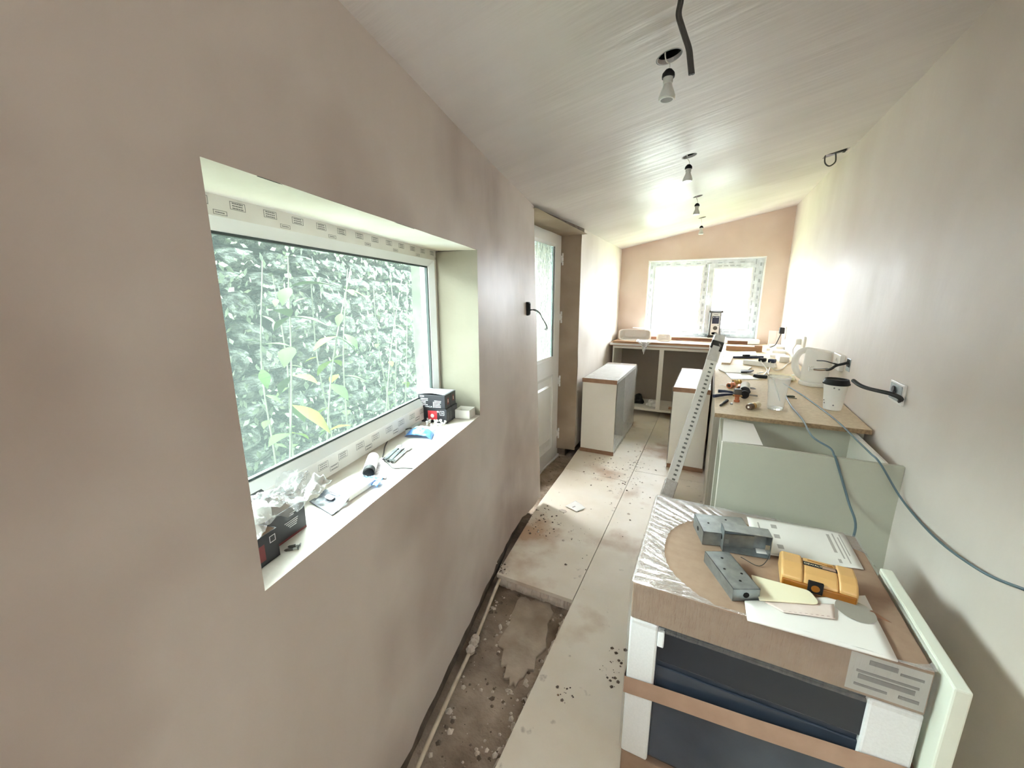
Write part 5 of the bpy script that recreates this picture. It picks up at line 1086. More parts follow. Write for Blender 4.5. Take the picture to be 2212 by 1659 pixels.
# boxes of white tiles along the wall
for k in range(9):
    a_ = wt(1690 - 4 * k, 792 - 4.3 * k)
tiles = [((1663, 772), (1683, 775), 3), ((1668, 764), (1688, 766), 4), ((1655, 757), (1674, 758), 3), ((1676, 756), (1694, 758), 5), ((1662, 750), (1678, 750.5), 4)]
lbls = ['stack of white tiles nearest the kettle', 'second stack of white tiles along the right wall', 'low stack of white tiles left of the others', 'stack of white tiles beside the far wall socket', 'stack of white tiles farthest back near the corner']
for (pa, pb, nn_), lb_ in zip(tiles, lbls):
    a_, b_ = wt(*pa), wt(*pb); t = thing('tile_stack', a_, lb_, 'tiles', 'stacks of white tiles on the worktop'); x0_ = a_.x; w_ = .098 if nn_ < 4 else .12
    for k in range(nn_):
        mb = MB(); o = random.uniform(-.002, .002); mb.box((x0_ + o, a_.y, wtz(a_.y) + .001 + k * .0075), (x0_ + w_ + o, a_.y + .20, wtz(a_.y) + .008 + k * .0075)); mb.build('tile', M['tile'], t, bevel=.0012)
a_ = wt(1683, 783); mb = MB(); mb.box((a_.x, a_.y, wtz(a_.y) + .002), (a_.x + .075, a_.y + .26, wtz(a_.y) + .052)); one(mb, 'white_carton', M['paper'], a_, 'small white carton standing behind the extension block', 'carton', bevel=.002)
# two large tiles standing against the back wall corner
for k, (u0, u1) in enumerate(((1659, 1675), (1675.5, 1690))):
    pa, pb = py(u0, 742, 5.60), py(u1, 742, 5.60)
    mb = MB(); mb.hexa([(pa.x, 5.60, wtz(5.6) + .002), (pb.x, 5.60, wtz(5.6) + .002), (pb.x, 5.612, wtz(5.6) + .002), (pa.x, 5.612, wtz(5.6) + .002)], [(pa.x + .004, 5.66, 1.125), (pb.x + .004, 5.66, 1.125), (pb.x + .004, 5.672, 1.125), (pa.x + .004, 5.672, 1.125)])
    one(mb, 'wall_tile', mat('pale_tile_back_%d' % k, (224, 214, 208), .4), (pa.x, 5.6, wtz(5.6)), ['pale tile leaning upright at the back corner, left one of two', 'pale tile leaning upright at the back corner, right one beside the plug'][k], 'tile', bevel=.002)
# brown timber offcuts and offcut rings at the back
tm = wt(1568, 755)
def blk(u0, v0, u1, dpt, h, m, label, name='timber_offcut', cat='timber', lift=0):
    a_, b_ = wt(u0, v0), wt(u1, v0); mb = MB(); mb.box((a_.x, a_.y, wtz(a_.y) + .001 + lift), (b_.x, a_.y + dpt, wtz(a_.y) + .001 + lift + h)); one(mb, name, m, a_, label, cat, bevel=.002)
blk(1568, 757, 1632, .09, .050, M['timber'], 'wide brown timber offcut at the back, lowest of the pile')
blk(1570, 753.0, 1612, .07, .040, M['timberd'], 'dark brown timber offcut stacked on the wide one', lift=.052)
blk(1629, 760, 1645, .06, .066, M['timber'], 'short brown block at the right end of the timber pile')
mb = MB(); p0, p1 = py(1566, 736, 5.72), py(1640, 738, 5.72); mb.box((p0.x, 5.66, .955), (p1.x, YB - .012, 1.006)); one(mb, 'white_box_section', M['whiteg'], (p0.x, 5.7, .95), 'white boxed-in ledge below the right half of the back window', 'ledge', bevel=.004)
mb = MB(); mb.box((-.80, YB - .013, .955), (.12, YB - .002, .985)); one(mb, 'plaster_batten', M['timberd'], (-.3, YB, .955), 'thin dark batten on the back wall just above the worktop', 'batten')
# jobsite radio standing on the window ledge
ry = YB + .052; ra_ = py(1530, 700, ry - .04); rb_ = py(1560, 700, ry - .04); rw_ = rb_.x - ra_.x; rc = (ra_.x + rb_.x) / 2; rz = BZ0 + .001; rh = py(1545, 671, ry - .04).z - rz
rd = thing('site_radio', (rc, ry, rz), 'silver and grey rugged radio with aerial standing on the back window ledge', 'radio')
mb = MB(); mb.box((rc - rw_ / 2 + .018, ry - .042, rz + .02), (rc + rw_ / 2 - .018, ry + .04, rz + rh - .012)); mb.build('radio_body', M['cablegrey'], rd, bevel=.008)
mb = MB(); mb.box((rc - rw_ * .31, ry - .048, rz + .035), (rc + rw_ * .31, ry - .041, rz + rh - .03)); mb.build('front_panel', M['silver'], rd, bevel=.010, seg=3)
mb = MB(); mb.box((rc - rw_ * .25, ry - .050, rz + rh * .52), (rc + rw_ * .25, ry - .047, rz + rh * .80)); mb.build('screen', M['screen'], rd, bevel=.001)
mb = MB(); mb.lathe([(.006, 0), (.006, .001)], Matrix.Translation((rc - rw_ * .15, ry - .0502, rz + rh * .76)) @ Matrix.Rotation(math.pi / 2, 4, 'X'), n=12); mb.box((rc - rw_ * .04, ry - .0508, rz + rh * .755), (rc + rw_ * .2, ry - .0499, rz + rh * .77)); mb.build('screen_icons', M['wprint'], rd)
mb = MB(); mb.lathe([(.026, 0), (.025, .010), (.012, .010), (.010, .007)], Matrix.Translation((rc + .004, ry - .047, rz + rh * .36)) @ Matrix.Rotation(math.pi / 2, 4, 'X'), n=24); mb.build('dial', M['cablegrey'], rd, smooth=True)
mb = MB(); mb.lathe([(.005, 0), (.005, .003)], Matrix.Translation((rc + rw_ * .22, ry - .047, rz + rh * .47)) @ Matrix.Rotation(math.pi / 2, 4, 'X'), n=10); mb.build('button', M['black'], rd)
mb = MB(); mb.box((rc - rw_ * .14, ry - .0495, rz + rh * .845), (rc + rw_ * .14, ry - .0475, rz + rh * .865)); mb.build('name_strip', M['ink'], rd)
mb = MB(); mb.lathe([(.030, 0), (.030, .003)], Matrix.Translation((rc, ry - .045, rz + rh * .16)) @ Matrix.Rotation(math.pi / 2, 4, 'X') @ Matrix.Diagonal((1.2, .6, 1, 1)), n=20); mb.build('speaker_grille', M['black'], rd)
for sx in (-1, 1):
    for zz in (rz + .014, rz + rh - .014):
        mb = MB(); mb.lathe([(.012, -.046), (.015, -.042), (.015, .042), (.012, .046)], Matrix.Translation((rc + sx * (rw_ / 2 - .013), ry, zz)) @ Matrix.Rotation(math.pi / 2, 4, 'X'), n=14); mb.build('bumper', M['blackm'] if zz < rz + .05 else M['cablegrey'], rd, smooth=True)
    for yy in (-.035, .035):
        mb = MB(); mb.tube([(rc + sx * (rw_ / 2 - .008), ry + yy, rz + .02), (rc + sx * (rw_ / 2 - .008), ry + yy, rz + rh - .02)], .0045, n=8); mb.build('guard_bar', M['steel'], rd, smooth=True)
mb = MB(); mb.box((rc - rw_ / 2 + .02, ry - .03, rz + rh - .016), (rc + rw_ / 2 - .02, ry + .03, rz + rh - .002)); mb.build('top_bar', M['cablegrey'], rd, bevel=.004)
mb = MB(); mb.tube([(rc - rw_ * .28, ry + .02, rz + rh - .01), (rc - rw_ * .27, ry + .02, rz + rh + .10)], .0022, n=6); mb.build('aerial', M['cablegrey'], rd)
# ------------------------------------------------------------------ left wall switch box with loose wires
sp = lw(1143, 667)
def lws(u, v, dep): return onpl(u, v, LA - LN * dep, LN)
sb = thing('switch_box', lws(1143, 667, -.034), 'dark open switch back-box in the left wall with two loose wires', 'back box')
c = lws(1143, 667, -.036)
BXM = Matrix((LD, V((0, 0, 1)), LN)).transposed().to_4x4(); BXM.translation = c
mb = MB(); mb.box((-.026, -.042, -.03), (.026, .042, .004), BXM); mb.build('box_rim', M['blackm'], sb, bevel=.008)
mb = MB(); mb.box((-.018, -.032, .003), (.018, .032, .0055), BXM); mb.build('box_cavity', M['void'], sb)
for k in (0, 1):
    mb = MB(); mb.tube(smooth_path([c + LN * .004 + V((0, 0, -.004 - .006 * k)), lws(1156, 671 - 2 * k, -.07), lws(1166, 678 - 2 * k, -.09), lws(1172, 688 + k, -.10), lws(1177, 696 + k, -.105), lws(1181, 704 + 2 * k, -.11), lws(1182 - 4 * k, 712, -.112), lws(1176 - 4 * k, 711 + k, -.115)][:8 - k * 1], 6), .0028, n=6); mb.build('loose_wire', M['blackm'] if k else mat('green_wire', (44, 62, 48), .5), sb, smooth=True)
# ------------------------------------------------------------------ ceiling lamps hanging out of their holes
LL = ['bare spotlight bulb hanging from the nearest ceiling hole, beside the loose grey cable', 'second bare spotlight bulb from the front, hanging from its ceiling hole', 'third bare spotlight bulb from the front, small against the bright ceiling', 'last bare spotlight bulb, hanging in front of the back wall']
def lamp(i):
    u, v, r, h = LAMPS[i]; p = cl(u, v); p = V((p.x - .002, p.y, cz(p.x, p.y)))
    t = thing('spotlight_bulb', p, LL[i], 'lamp', 'bare spotlight bulbs along the ceiling'); z = p.z - h
    T = Matrix.Translation((p.x, p.y + .012, z))
    mb = MB(); mb.lathe([(.023, .0), (.0255, .003), (.0255, .008), (.021, .022), (.015, .035), (.0125, .045)], T, n=28); mb.build('bulb_body', M['bulb'], t, smooth=True)
    mb = MB(); mb.lathe([(.0125, .044), (.015, .046), (.015, .062), (.012, .064)], T, n=20); mb.build('bulb_cap', M['bulb'], t, smooth=True)
    mb = MB(); mb.lathe([(.0185, -.0006), (.0185, .002)], T, n=24); mb.build('bulb_lens', M['bulbface'], t)
    mb = MB(); mb.lathe([(.0186, -.001), (.0225, -.001), (.0235, .002), (.0186, .002)], T, n=28, caps=False); mb.build('lens_ring', M['whiteg'], t, smooth=True)
    mb = MB(); mb.lathe([(.019, .062), (.0195, .066), (.0185, .074), (.010, .084), (.006, .086)], T, n=20); mb.build('lamp_holder', M['black'], t, smooth=True)
    mb = MB(); q = V((p.x, p.y + .012, z + .085)); mb.tube(smooth_path([q, q + V((.002, -.004, .012)), V((p.x - .01, p.y - .005, p.z - .004)), V((p.x - .014, p.y - .005, p.z + .05))], 5), .0022, n=6); mb.build('lamp_flex', M['cablewhite'], t, smooth=True)
    mb = MB(); mb.lathe([(r + .0006, -.0012), (r + .003, -.0012), (r + .003, .0006), (r + .0006, .0006)], Matrix.Translation(p) @ Matrix((V((1, 0, .194)).normalized(), V((0, 1, .03)).normalized(), V((-.194, -.03, 1)).normalized())).transposed().to_4x4(), n=28, caps=False); mb.build('hole_edge', M['cablegrey'], t)
for i in range(4): lamp(i)
# grey twin cable hanging from a hole out of view above
mb = MB(); yy = 1.22; pts = [py(1476, -60, yy), py(1471, 0, yy), py(1466, 30, yy), py(1472, 55, yy), py(1480, 80, yy), py(1488, 105, yy), py(1491, 130, yy), py(1494, 161, yy)]
pts[0] = V((pts[0].x, yy, cz(pts[0].x, yy) + .02)) if pts[0].z > cz(pts[0].x, yy) else pts[0]
pts = smooth_path(pts, 4)
tw = thing('twin_cable', pts[0], 'grey twin cable end dangling from the ceiling next to the nearest bulb', 'cable')
mb.tube([p + V((-.0032, 0, 0)) for p in pts], .0042, n=8); mb.build('cable_sheath', M['cablegrey'], tw, smooth=True)
mb = MB(); mb.tube([p + V((.0032, 0, 0)) for p in pts], .0042, n=8); mb.build('cable_sheath', M['cablegrey'], tw, smooth=True)
# junction hole near the right wall with its wire loop
p = V((.63, 3.66, cz(.63, 3.66)))
jl = thing('wire_loop', p, 'looped cable hanging out of the slot cut in the ceiling near the right wall', 'cable')
mb = MB(); mb.tube(smooth_path([p + V((-.035, 0, .06)), p + V((-.036, 0, .0)), p + V((-.03, 0, -.045)), p + V((-.004, 0, -.068)), p + V((.024, 0, -.05)), p + V((.026, 0, -.018)), p + V((.012, 0, .05))], 6), .0045, n=8); mb.build('loop', M['cablegrey'], jl, smooth=True)
mb = MB(); mb.box((p.x - .03, p.y - .02, p.z + .012), (p.x + .075, p.y + .02, p.z + .03)); mb.build('loose_batten', M['blackm'], jl)
# paper on the floor
sheet('floor_paper', [pz(1221, 1096, 0), pz(1243, 1083, 0), pz(1266, 1100, 0), pz(1246, 1107, 0)], M['paper'], 'small folded white paper lying on the floorboards near the left wall', 'paper', z=0., wav=.006, prints=[('print', M['inkl'], [(.2, .5, .4, .5)])])
mb = MB(); c = pz(1216, 1104, 0); mb.prism([c + V((.03 * math.cos(k * 1.05), .022 * math.sin(k * 1.05), .0005)) for k in range(6)], .003); one(mb, 'plaster_scrap', M['rubble'], c, 'pale round plaster scrap beside the folded paper on the floor', 'scrap')
# ------------------------------------------------------------------ things on the window ledge
def U(u, dep, z=0.): return LW(u, SZ + z, dep)
def open_carton(name, u0, u1, d0, d1, h, label, inside=True, flap=None, closed=False):
    t = thing(name, U((u0 + u1) / 2, (d0 + d1) / 2), label, 'carton', 'black cartons on the window ledge'); th = .0016; z0 = .001
    def ub(q, a0, a1, b0, b1, z_0, z_1): q.hexa([U(a0, b0, z_0), U(a1, b0, z_0), U(a1, b1, z_0), U(a0, b1, z_0)], [U(a0, b0, z_1), U(a1, b0, z_1), U(a1, b1, z_1), U(a0, b1, z_1)])
    q = MB(); ub(q, u0, u1, d0, d0 + th, z0, h); ub(q, u0, u1, d1 - th, d1, z0, h); ub(q, u0, u0 + th, d0, d1, z0, h); ub(q, u1 - th, u1, d0, d1, z0, h); ub(q, u0, u1, d0, d1, z0, z0 + th); q.build('carton_shell', M['carton'], t)
    q = MB(); e = .0004
    ub(q, u0 + th, u1 - th, d0 + th, d0 + th + e, z0 + th, h - .0005); ub(q, u0 + th, u1 - th, d1 - th - e, d1 - th, z0 + th, h - .0005); ub(q, u0 + th, u0 + th + e, d0 + th, d1 - th, z0 + th, h - .0005); ub(q, u1 - th - e, u1 - th, d0 + th, d1 - th, z0 + th, h - .0005); ub(q, u0 + th, u1 - th, d0 + th, d1 - th, z0 + th, z0 + th + e); q.build('carton_lining', M['cartoni'], t)
    return t
LFT = lambda t_, nm_, u0, u1, d, z0, z1, m: MB().hexa([U(u0, d + .0006, z0), U(u1, d + .0006, z0), U(u1, d + .0001, z0), U(u0, d + .0001, z0)], [U(u0, d + .0006, z1), U(u1, d + .0006, z1), U(u1, d + .0001, z1), U(u0, d + .0001, z1)]).build(nm_, m, t_)
def dec(t_, nm_, rects, d, m):
    q = MB()
    for (u0, u1, z0, z1) in rects: q.hexa([U(u0, d - .0005, z0), U(u1, d - .0005, z0), U(u1, d - .0001, z0), U(u0, d - .0001, z0)], [U(u0, d - .0005, z1), U(u1, d - .0005, z1), U(u1, d - .0001, z1), U(u0, d - .0001, z1)])
    return q.build(nm_, m, t_)
k1 = open_carton('open_carton', -1.264, -1.168, .083, .185, .072, 'open black carton with a printed logo, under the clear bag on the window ledge')
dec(k1, 'logo_strokes', [(-1.215 - .004 * k, -1.195 + .002 * k, .026 + .0045 * k, .0282 + .0045 * k) for k in range(4)] + [(-1.212, -1.20, .052, .054), (-1.21, -1.195, .056, .058)], .083, M['wprint'])
dec(k1, 'base_stripe', [(-1.264, -1.168, .0015, .006)], .083, M['redd'])
q = MB(); q.hexa([U(-1.264, .185, .072), U(-1.168, .185, .072), U(-1.168, .187, .072), U(-1.264, .187, .072)], [U(-1.26, .20, .082), U(-1.17, .20, .082), U(-1.17, .2015, .0815), U(-1.26, .2015, .0815)]); q.build('carton_flap', M['carton'], k1)
k2 = open_carton('open_carton', -1.37, -1.269, .058, .150, .064, 'smaller open black carton with a red picture, in front of the larger open carton')
dec(k2, 'red_picture', [(-1.325, -1.302, .012, .046)], .058, M['redd'])
dec(k2, 'badge', [(-1.289, -1.275, .040, .0412), (-1.289, -1.275, .053, .0542), (-1.289, -1.2878, .040, .0542), (-1.2762, -1.275, .040, .0542)], .058, M['wprint'])
# clear bag with a white lamp on top of the open carton
bgp = thing('clear_bag', U(-1.27, .13, .072), 'clear plastic bag holding a white fitting, lying on the open black carton', 'plastic bag')
bgc = U(-1.255, .125, .088)
def bagf(s, t):
    u = -1.345 + .24 * s; d = .05 + .13 * t
    bul = .030 * math.exp(-((s - .35) / .28) ** 2 - ((t - .45) / .35) ** 2)
    z = .078 + bul + .030 * nz((s * 5, t * 4, 2)) + .014 * nz((s * 15, t * 13, 5)) + .030 * (s > .75) * (s - .75) * 4 * (.6 + nz((t * 6, 1, 1))) 
    return U(u + .02 * nz((t * 5, s, 3)), d + .015 * nz((s * 6, t, 9)), max(.0735 if u < -1.165 else .05, z))
mb = MB(); mb.grid(44, 30, bagf); mb.build('bag_skin', M['filmc'], bgp, smooth=True)
mb = MB(); mb.lathe([(.020, 0), (.024, .003), (.024, .02), (.018, .034), (.010, .036)], Matrix.Translation(U(-1.27, .10, .075)), n=20); mb.build('white_fitting', M['plug'], bgp, smooth=True)
# two dark screws
for k, (a_, b_) in enumerate((((614, 1192), (646, 1186)), ((622, 1184), (650, 1179)))):
    p0, p1 = sill(*a_) + V((0, 0, .003)), sill(*b_) + V((0, 0, .003)); t = thing('wall_screw', p0, ['dark wall screw on the ledge, the front one of two', 'dark wall screw on the ledge, the rear one of two'][k], 'screw')
    d = p1 - p0; mb = MB(); mb.tube([p0, p0 + d * .1, p0 + d * .6], [.0008, .0025, .003], n=8); mb.build('screw_shank', M['cablegrey'], t, smooth=True)
    mb = MB(); mb.tube([p0 + d * .6, p0 + d * .9], [.0016, .0016], n=8); mb.tube([p0 + d * .9, p0 + d], [.0022, .0042], n=10); mb.build('screw_head', M['steel'], t, smooth=True)
# flat clear packet with white contents and a grey number panel
pk = thing('plate_packet', sill(740, 1075), 'flat clear packet with a white faceplate and printed grey header, middle of the ledge', 'packet')
P_ = [sill(668, 1086), sill(717, 1116), sill(822, 1043), sill(757, 1036)]
def pkp(s, t, z=0.): p = P_[0].lerp(P_[1], t).lerp(P_[3].lerp(P_[2], t), s); return V((p.x, p.y, SZ + z))
mb = MB(); mb.prism([pkp(.36, .05, .003), pkp(.36, .93, .003), pkp(.95, .93, .003), pkp(.95, .05, .003)], .013); mb.build('faceplate', M['whiteg'], pk, bevel=.002)
mb = MB(); mb.grid(12, 10, lambda s, t: pkp(.02 + .34 * s, .03 + .94 * t, .004 + .011 * sstep(.4, 1, s) + .002 * nz((s * 5, t * 5, 1)))); mb.build('header_card', mat('grey_header', (58, 66, 80), .4), pk, smooth=True)
mb = MB(); mb.prism([pkp(.005, .0, .002), pkp(.005, .99, .002), pkp(.13, .99, .0025), pkp(.13, .0, .0025)], .002); mb.build('hang_tab', mat('dark_tab', (44, 52, 66), .4), pk)
cpk = pkp(.07, .45, .0046); mb = MB(); mb.add([cpk + LD * (.006 * math.cos(k * .5236)) + LN * (.012 * math.sin(k * .5236)) for k in range(12)], [tuple(range(12))]); mb.build('hang_hole', M['void'], pk)
def pdir(a, b): return (b - a).normalized()
tx_ = pdir(pkp(.2, 1), pkp(.2, 0)); ty_ = pdir(pkp(.4, .5), pkp(.1, .5))
rb = rounded([pkp(.185, .28, .0115), pkp(.185, .58, .0115), pkp(.275, .58, .0145), pkp(.275, .28, .0145)], .008, 4); mb = MB(); mb.add(rb, [tuple(range(len(rb)))]); mb.build('badge', M['wprint'], pk)
text(pk, '81', pkp(.262, .52, .0172), tx_, ty_, .014, M['screen'])
for k, (s_, t0, t1) in enumerate(((.30, .30, .62), (.33, .22, .7))):
    mb = MB(); mb.grid(4, 1, lambda s, t: pkp(s_ + .014 * t, t0 + (t1 - t0) * s, .0158 + .001 * k)); mb.build('print_line', M['wprint'], pk)
mb = MB(); q_ = [(.50, .3), (.50, .62), (.72, .62), (.72, .3)]
for k in range(4):
    a_, b_ = pkp(*q_[k], .0163), pkp(*q_[(k + 1) % 4], .0163); mb.tube([a_, b_], .0006, n=4)
mb.build('faceplate_rocker', M['inkl'], pk)
mb = MB(); mb.grid(30, 18, lambda s, t: pkp(-.0 + 1.04 * s, -.03 + 1.08 * t, .0075 + .0115 * sstep(.22, .4, s) * sstep(0, .1, t) * sstep(1, .9, t) + .003 * abs(nz((s * 9, t * 7, 1))))); mb.build('packet_film', film('packet_film_mat', .06, .2, bsc=60, diff=.3), pk, smooth=True)
# blue packaging scrap and foam sheet under the tube
def patch(name, cs, m, z, wav, label, cat, th=.0008, n=16):
    a_, b_, c_, d_ = [sill(*p) for p in cs]; q = MB()
    q.grid(n, n, lambda s, t: (lambda p: V((p.x, p.y, SZ + z + wav * (1 + nz((s * 5, t * 5, z * 999)) + .6 * nz((s * 13, t * 13, 2))))))(a_.lerp(b_, s).lerp(d_.lerp(c_, s), t)))
    return one(q, name, m, a_, label, cat, smooth=True, solid=th)
patch('foam_sheet', [(776, 1037), (836, 1036), (829, 992), (797, 993)], mat('lined_foam', (222, 212, 212), .85, sc=150, tint=(160, 150, 156), stretch=(1, 1, 1)), .001, .003, 'speckled pinkish foam sheet under the black-capped tube', 'foam sheet')
patch('blue_wrapper', [(769, 1037), (816, 1060), (828, 1040), (790, 1033)], M['blue'], .006, .005, 'crumpled blue plastic wrapper between the flat packet and the tube', 'wrapper')
a_, b_ = sill(797, 1036), sill(808, 1000); a_.z += .0185; b_.z += .0185
tb = thing('sealer_tube', a_ - V((0, 0, .018)), 'white bottle with a black cap lying on the foam sheet, cap towards the room', 'bottle')
d = (b_ - a_).normalized(); b_ = a_ + d * .13; TMx = Matrix((d.cross(V((0, 0, 1))).normalized(), V((0, 0, 1)), -d)).transposed().to_4x4(); TMx.translation = a_ + V((0, 0, .002))
mb = MB(); mb.lathe([(.0165, -.022), (.0185, -.026), (.0185, -.118), (.015, -.125)], TMx, n=28); mb.build('bottle_body', M['whiteg'], tb, smooth=True)
mb = MB(); mb.lathe([(.013, .003), (.0165, .0), (.0172, -.006), (.0172, -.024)], TMx, n=28); mb.build('bottle_cap', M['black'], tb, smooth=True)
mb = MB(); mb.add([TMx @ V((.0188 * math.cos(1.9 + .08 * k), .0188 * math.sin(1.9 + .08 * k), -.038 - .003 * math.sin(k / 9 * math.pi))) for k in range(10)] + [TMx @ V((.0188 * math.cos(1.9 + .08 * k), .0188 * math.sin(1.9 + .08 * k), -.038 + .002 * math.sin(k / 9 * math.pi))) for k in range(10)][::-1], [tuple(range(20))]); mb.build('red_mark', M['red'], tb)
# three spade drill bits
def spade(a, b, label):
    p0, p1 = sill(*a), sill(*b); d = (p1 - p0); ln_ = d.length; t = thing('spade_bit', p0, label, 'drill bit', 'grey flat drill bits side by side on the ledge'); Mx = frame(p0 + V((0, 0, .004)), d)
    mb = MB(); mb.tube([Mx @ V((0, 0, .0)), Mx @ V((ln_ * .62, 0, 0)), Mx @ V((ln_ * .7, 0, 0))], [.0055, .0055, .0035], n=8); mb.build('bit_shank', M['galv'], t, smooth=True)
    mb = MB(); mb.prism([Mx @ V(p) for p in ((ln_ * .68, -.004, -.002), (ln_ * .76, -.009, -.002), (ln_ * .92, -.010, -.002), (ln_ * .93, -.003, -.002), (ln_, 0, -.002), (ln_ * .93, .003, -.002), (ln_ * .92, .010, -.002), (ln_ * .76, .009, -.002), (ln_ * .68, .004, -.002))], .004); mb.build('bit_blade', M['steel'], t)
    mb = MB(); mb.lathe([(.0058, 0), (.0058, .012)], Mx @ Matrix.Rotation(math.pi / 2, 4, 'Y'), n=6); mb.build('hex_end', M['cablegrey'], t)
spade((829, 996), (869, 962), 'flat drill bit on the ledge, nearest the window of the three')
spade((839, 999), (876, 963), 'flat drill bit on the ledge, middle one of the three')
spade((848, 1001), (888, 965), 'flat drill bit on the ledge, nearest the room of the three')
pts = [U(-.50, .18, .02)] + [sill(u, v) + V((0, 0, z)) for u, v, z in ((862, 938, .012), (846, 946, .010), (833, 965, .006), (829, 980, .003), (827, 992, .003), (838, 1002, .003), (850, 1013, .003), (872, 1013, .003))] + [U(-.813, .004, .0025)]
cable('thin_flex', pts, .0021, M['cablegrey'], 'thin dark flex winding along the ledge past the drill bits to its front edge')
# blue and white packet, tube, and spilled white clips
bp2 = thing('blue_packet', sill(905, 945), 'blue and white packet bulging open on the ledge in front of the cartons', 'packet')
q4 = [sill(874, 944), sill(932, 951), sill(944, 928), sill(898, 925)]
def bpk(s, t): 
    p = q4[0].lerp(q4[1], s).lerp(q4[3].lerp(q4[2], s), t); return V((p.x, p.y, SZ + .003 + .026 * (math.sin(math.pi * s) ** .5) * (math.sin(math.pi * min(.95, t + .08)) ** .6) + .004 * nz((s * 7, t * 7, 1))))
mb = MB(); mb.grid(22, 10, lambda s, t: bpk(s, t * .42)); mb.build('blue_band', M['blue'], bp2, smooth=True, solid=.001)
mb = MB(); mb.grid(22, 14, lambda s, t: bpk(s, .42 + t * .58)); mb.build('white_band', mat('white_wrapper', (226, 238, 244), .3), bp2, smooth=True, solid=.001)
mb = MB(); e4 = [sill(936, 950), sill(952, 934), sill(956, 928), sill(940, 930)]; mb.grid(6, 6, lambda s, t: (lambda p: V((p.x, p.y, SZ + .004 + .012 * abs(nz((s * 5, t * 5, 3))))))(e4[0].lerp(e4[1], s).lerp(e4[3].lerp(e4[2], s), t))); mb.build('torn_corner', M['filmc'], bp2, smooth=True)
mb = MB(); p = bpk(.38, .22) + V((0, 0, .002))
mb.grid(8, 2, lambda s, t: bpk(.36 + .25 * s, .20 + .12 * t * (.6 + .4 * math.sin(s * 12))) + V((0, 0, .0015))); mb.build('white_print', M['wprint'], bp2)
a_, b_ = U(-.525, .185, .009), U(-.39, .205, .009); tl = thing('rolled_tube', a_, 'pale rolled plastic tube lying by the frame behind the blue packet', 'tube'); mb = MB(); mb.tube([a_, b_], .009, n=12); mb.build('tube_body', mat('pale_tube', (198, 208, 206), .4), tl, smooth=True)
mb = MB(); mb.tube([b_, b_ + (b_ - a_) * .02], .0095, n=12); mb.build('tube_end', M['whiteg'], tl, smooth=True)
rnd2 = random.Random(4)
def clip_proto(p, ang, label):
    t = thing('cable_clip', p, label, 'cable clip', 'spilled white cable clips on the ledge'); R = rotz(p, ang) @ Matrix.Rotation(.5, 4, 'Y')
    mb = MB(); mb.lathe([(.0035, 0), (.0035, .012), (.0062, .013), (.0062, .016), (.003, .0175)], R, n=10); mb.build('clip_body', M['whiteg'], t, smooth=True)
    mb = MB(); mb.tube([R @ V((0, 0, .016)), R @ V((0, 0, .02))], .0012, n=6); mb.build('clip_nail', M['steel'], t)
    return t
proto = clip_proto(U(-.42, .14, .001), 0., 'white cable clip among those spilled in front of the black cartons')
for k in range(12):
    p = U(-.43 + .07 * rnd2.random() - .0, .095 + .09 * rnd2.random(), .001 + .010 * (rnd2.random() < .35)); c = copy_tree(proto); c.location = p; c.rotation_euler = (rnd2.uniform(-.5, .5), rnd2.uniform(-.5, .5), rnd2.uniform(0, 6.28)); c['_o'] = p
# stacked twin cartons at the far end of the ledge
def twin(name, z0, z1, u0, u1, d0, d1, label, ang=0.):
    t = thing(name, U((u0 + u1) / 2, (d0 + d1) / 2, z0), label, 'carton')
    um = (u0 + u1) / 2
    for (a0, a1) in ((u0, um - .0008), (um + .0008, u1)):
        q = MB(); q.hexa([U(a0, d0, z0), U(a1, d0, z0), U(a1, d1, z0), U(a0, d1, z0)], [U(a0, d0, z1), U(a1, d0, z1), U(a1, d1, z1), U(a0, d1, z1)]); q.build('carton_body', M['carton'], t, bevel=.0015)
    return t
cu0, cu1, cd0, cd1 = -.362, -.245, .097, .222
lo_ = twin('downlight_carton', .001, .064, cu0 + .003, cu1, cd0 - .004, cd1 - .002, 'lower black twin carton with a red square print, far end of the ledge')
hi_ = twin('downlight_carton', .065, .124, cu0, cu1 - .004, cd0, cd1, 'upper black twin carton printed with two white lists, far end of the ledge')
def ed(t_, nm_, rects, u, m):   # print on the carton end that faces the camera (plane of constant u)
    q = MB()
    for (d0, d1, z0, z1) in rects: q.hexa([U(u - .0005, d0, z0), U(u - .0001, d0, z0), U(u - .0001, d1, z0), U(u - .0005, d1, z0)], [U(u - .0005, d0, z1), U(u - .0001, d0, z1), U(u - .0001, d1, z1), U(u - .0005, d1, z1)])
    return q.build(nm_, m, t_)
rr = random.Random(2)
for (c_, zt_, nrow) in ((.215, .108, 5), (.152, .100, 5)):
    ed(hi_, 'list_print', [(c_ - .006 - .022 - .012 * rr.random(), c_ - .006, zt_ - .0066 * k - .0028, zt_ - .0066 * k) for k in range(nrow)] + [(c_ - .004, c_, zt_ - .0066 * k - .004, zt_ - .0066 * k + .0008) for k in range(1, nrow)], cu0, M['wprint'])
ed(hi_, 'heading_print', [(.193, .212, .114, .119)], cu0, M['wprint'])
text(hi_, 'TRIMCUR', U(cu0 - .0004, .192, .0695), -LD.cross(V((0, 0, 1))) if False else LN, V((0, 0, 1)), .0085, M['wprint'])
ed(lo_, 'red_square', [(.137, .180, .014, .054)], cu0 + .003, M['red'])
q = MB(); cc_ = U(cu0 + .003 - .0009, .159, .032); q.add([cc_ + LN * (.0085 * math.cos(k * .3927)) + V((0, 0, .0085 * math.sin(k * .3927))) for k in range(16)], [tuple(range(16))]); q.build('white_disc', M['wprint'], lo_)
b0, b1, zz0, zz1 = .104, .124, .036, .055
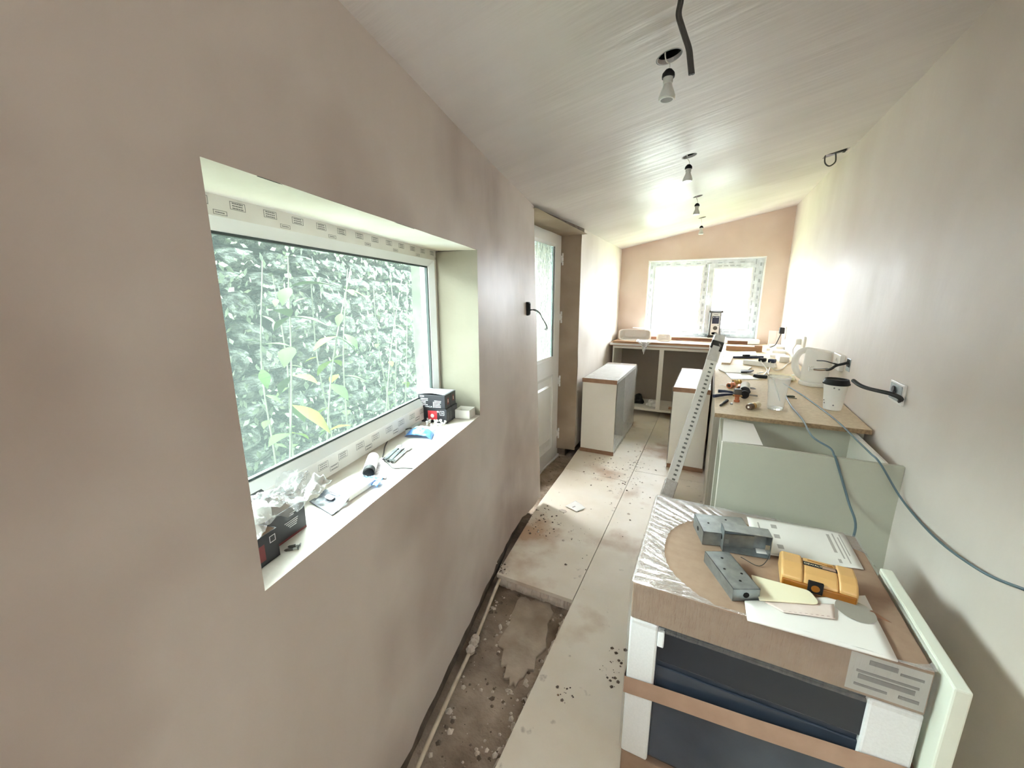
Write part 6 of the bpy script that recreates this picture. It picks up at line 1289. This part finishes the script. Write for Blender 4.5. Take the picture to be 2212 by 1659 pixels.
ed(lo_, 'badge', [(b0, b1, zz0, zz0 + .0016), (b0, b1, zz1 - .0016, zz1), (b0, b0 + .0016, zz0, zz1), (b1 - .0016, b1, zz0, zz1), (b0 + .006, b0 + .014, zz0 + .006, zz0 + .0075), (b0 + .006, b0 + .014, zz0 + .011, zz0 + .0125), (b0 + .006, b0 + .0072, zz0 + .006, zz0 + .0125)], cu0 + .003, M['wprint'])
ed(lo_, 'corner_flash', [(.128, .137, .048, .0545), (.178, .186, .010, .020)], cu0 + .003, M['wprint'])
dec(lo_, 'list_print', [(cu0 + .012 + c_, cu0 + .026 + c_, .014 + .007 * k, .0165 + .007 * k) for k in range(5) for c_ in (0, .03)], cd0 - .004, M['ink'])
dec(hi_, 'picture', [(cu0 + .022, cu0 + .040, .080, .108), (cu0 + .078, cu0 + .094, .084, .110)], cd0, M['redd'])
dec(hi_, 'picture_light', [(cu0 + .028, cu0 + .034, .088, .102), (cu0 + .084, cu0 + .089, .090, .104)], cd0 - .0005, M['pinkp'])
q = MB()  # lid flap, lifted at the camera end
q.grid(10, 10, lambda s, t: U(cu0 + (cu1 - cu0 - .004) * s, cd0 - .002 + (cd1 - cd0 + .003) * t, .1245 + .006 * (1 - s) * math.sin(math.pi * t) ** 1.5 + .001)); q.build('lid_flap', mat('grey_lid', (120, 126, 134), .4, sc=14, tint=(150, 150, 158)), hi_, smooth=True, solid=.0012)
wbx = thing('white_tray', U(-.235, .05), 'small open white cardboard tray at the far end of the ledge', 'tray')
u0, u1, d0, d1, h_ = -.274, -.204, .022, .092, .040
for (a0, a1, b0_, b1_) in ((u0, u1, d0, d0 + .0015), (u0, u1, d1 - .0015, d1), (u0, u0 + .0015, d0, d1), (u1 - .0015, u1, d0, d1)):
    q = MB(); q.hexa([U(a0, b0_, .001), U(a1, b0_, .001), U(a1, b1_, .001), U(a0, b1_, .001)], [U(a0, b0_, h_), U(a1, b0_, h_), U(a1, b1_, h_), U(a0, b1_, h_)]); q.build('tray_side', M['paper'], wbx)
q = MB(); q.hexa([U(u0, d0, .001), U(u1, d0, .001), U(u1, d1, .001), U(u0, d1, .001)], [U(u0, d0, .003), U(u1, d0, .003), U(u1, d1, .003), U(u0, d1, .003)]); q.build('tray_bottom', M['paper'], wbx)
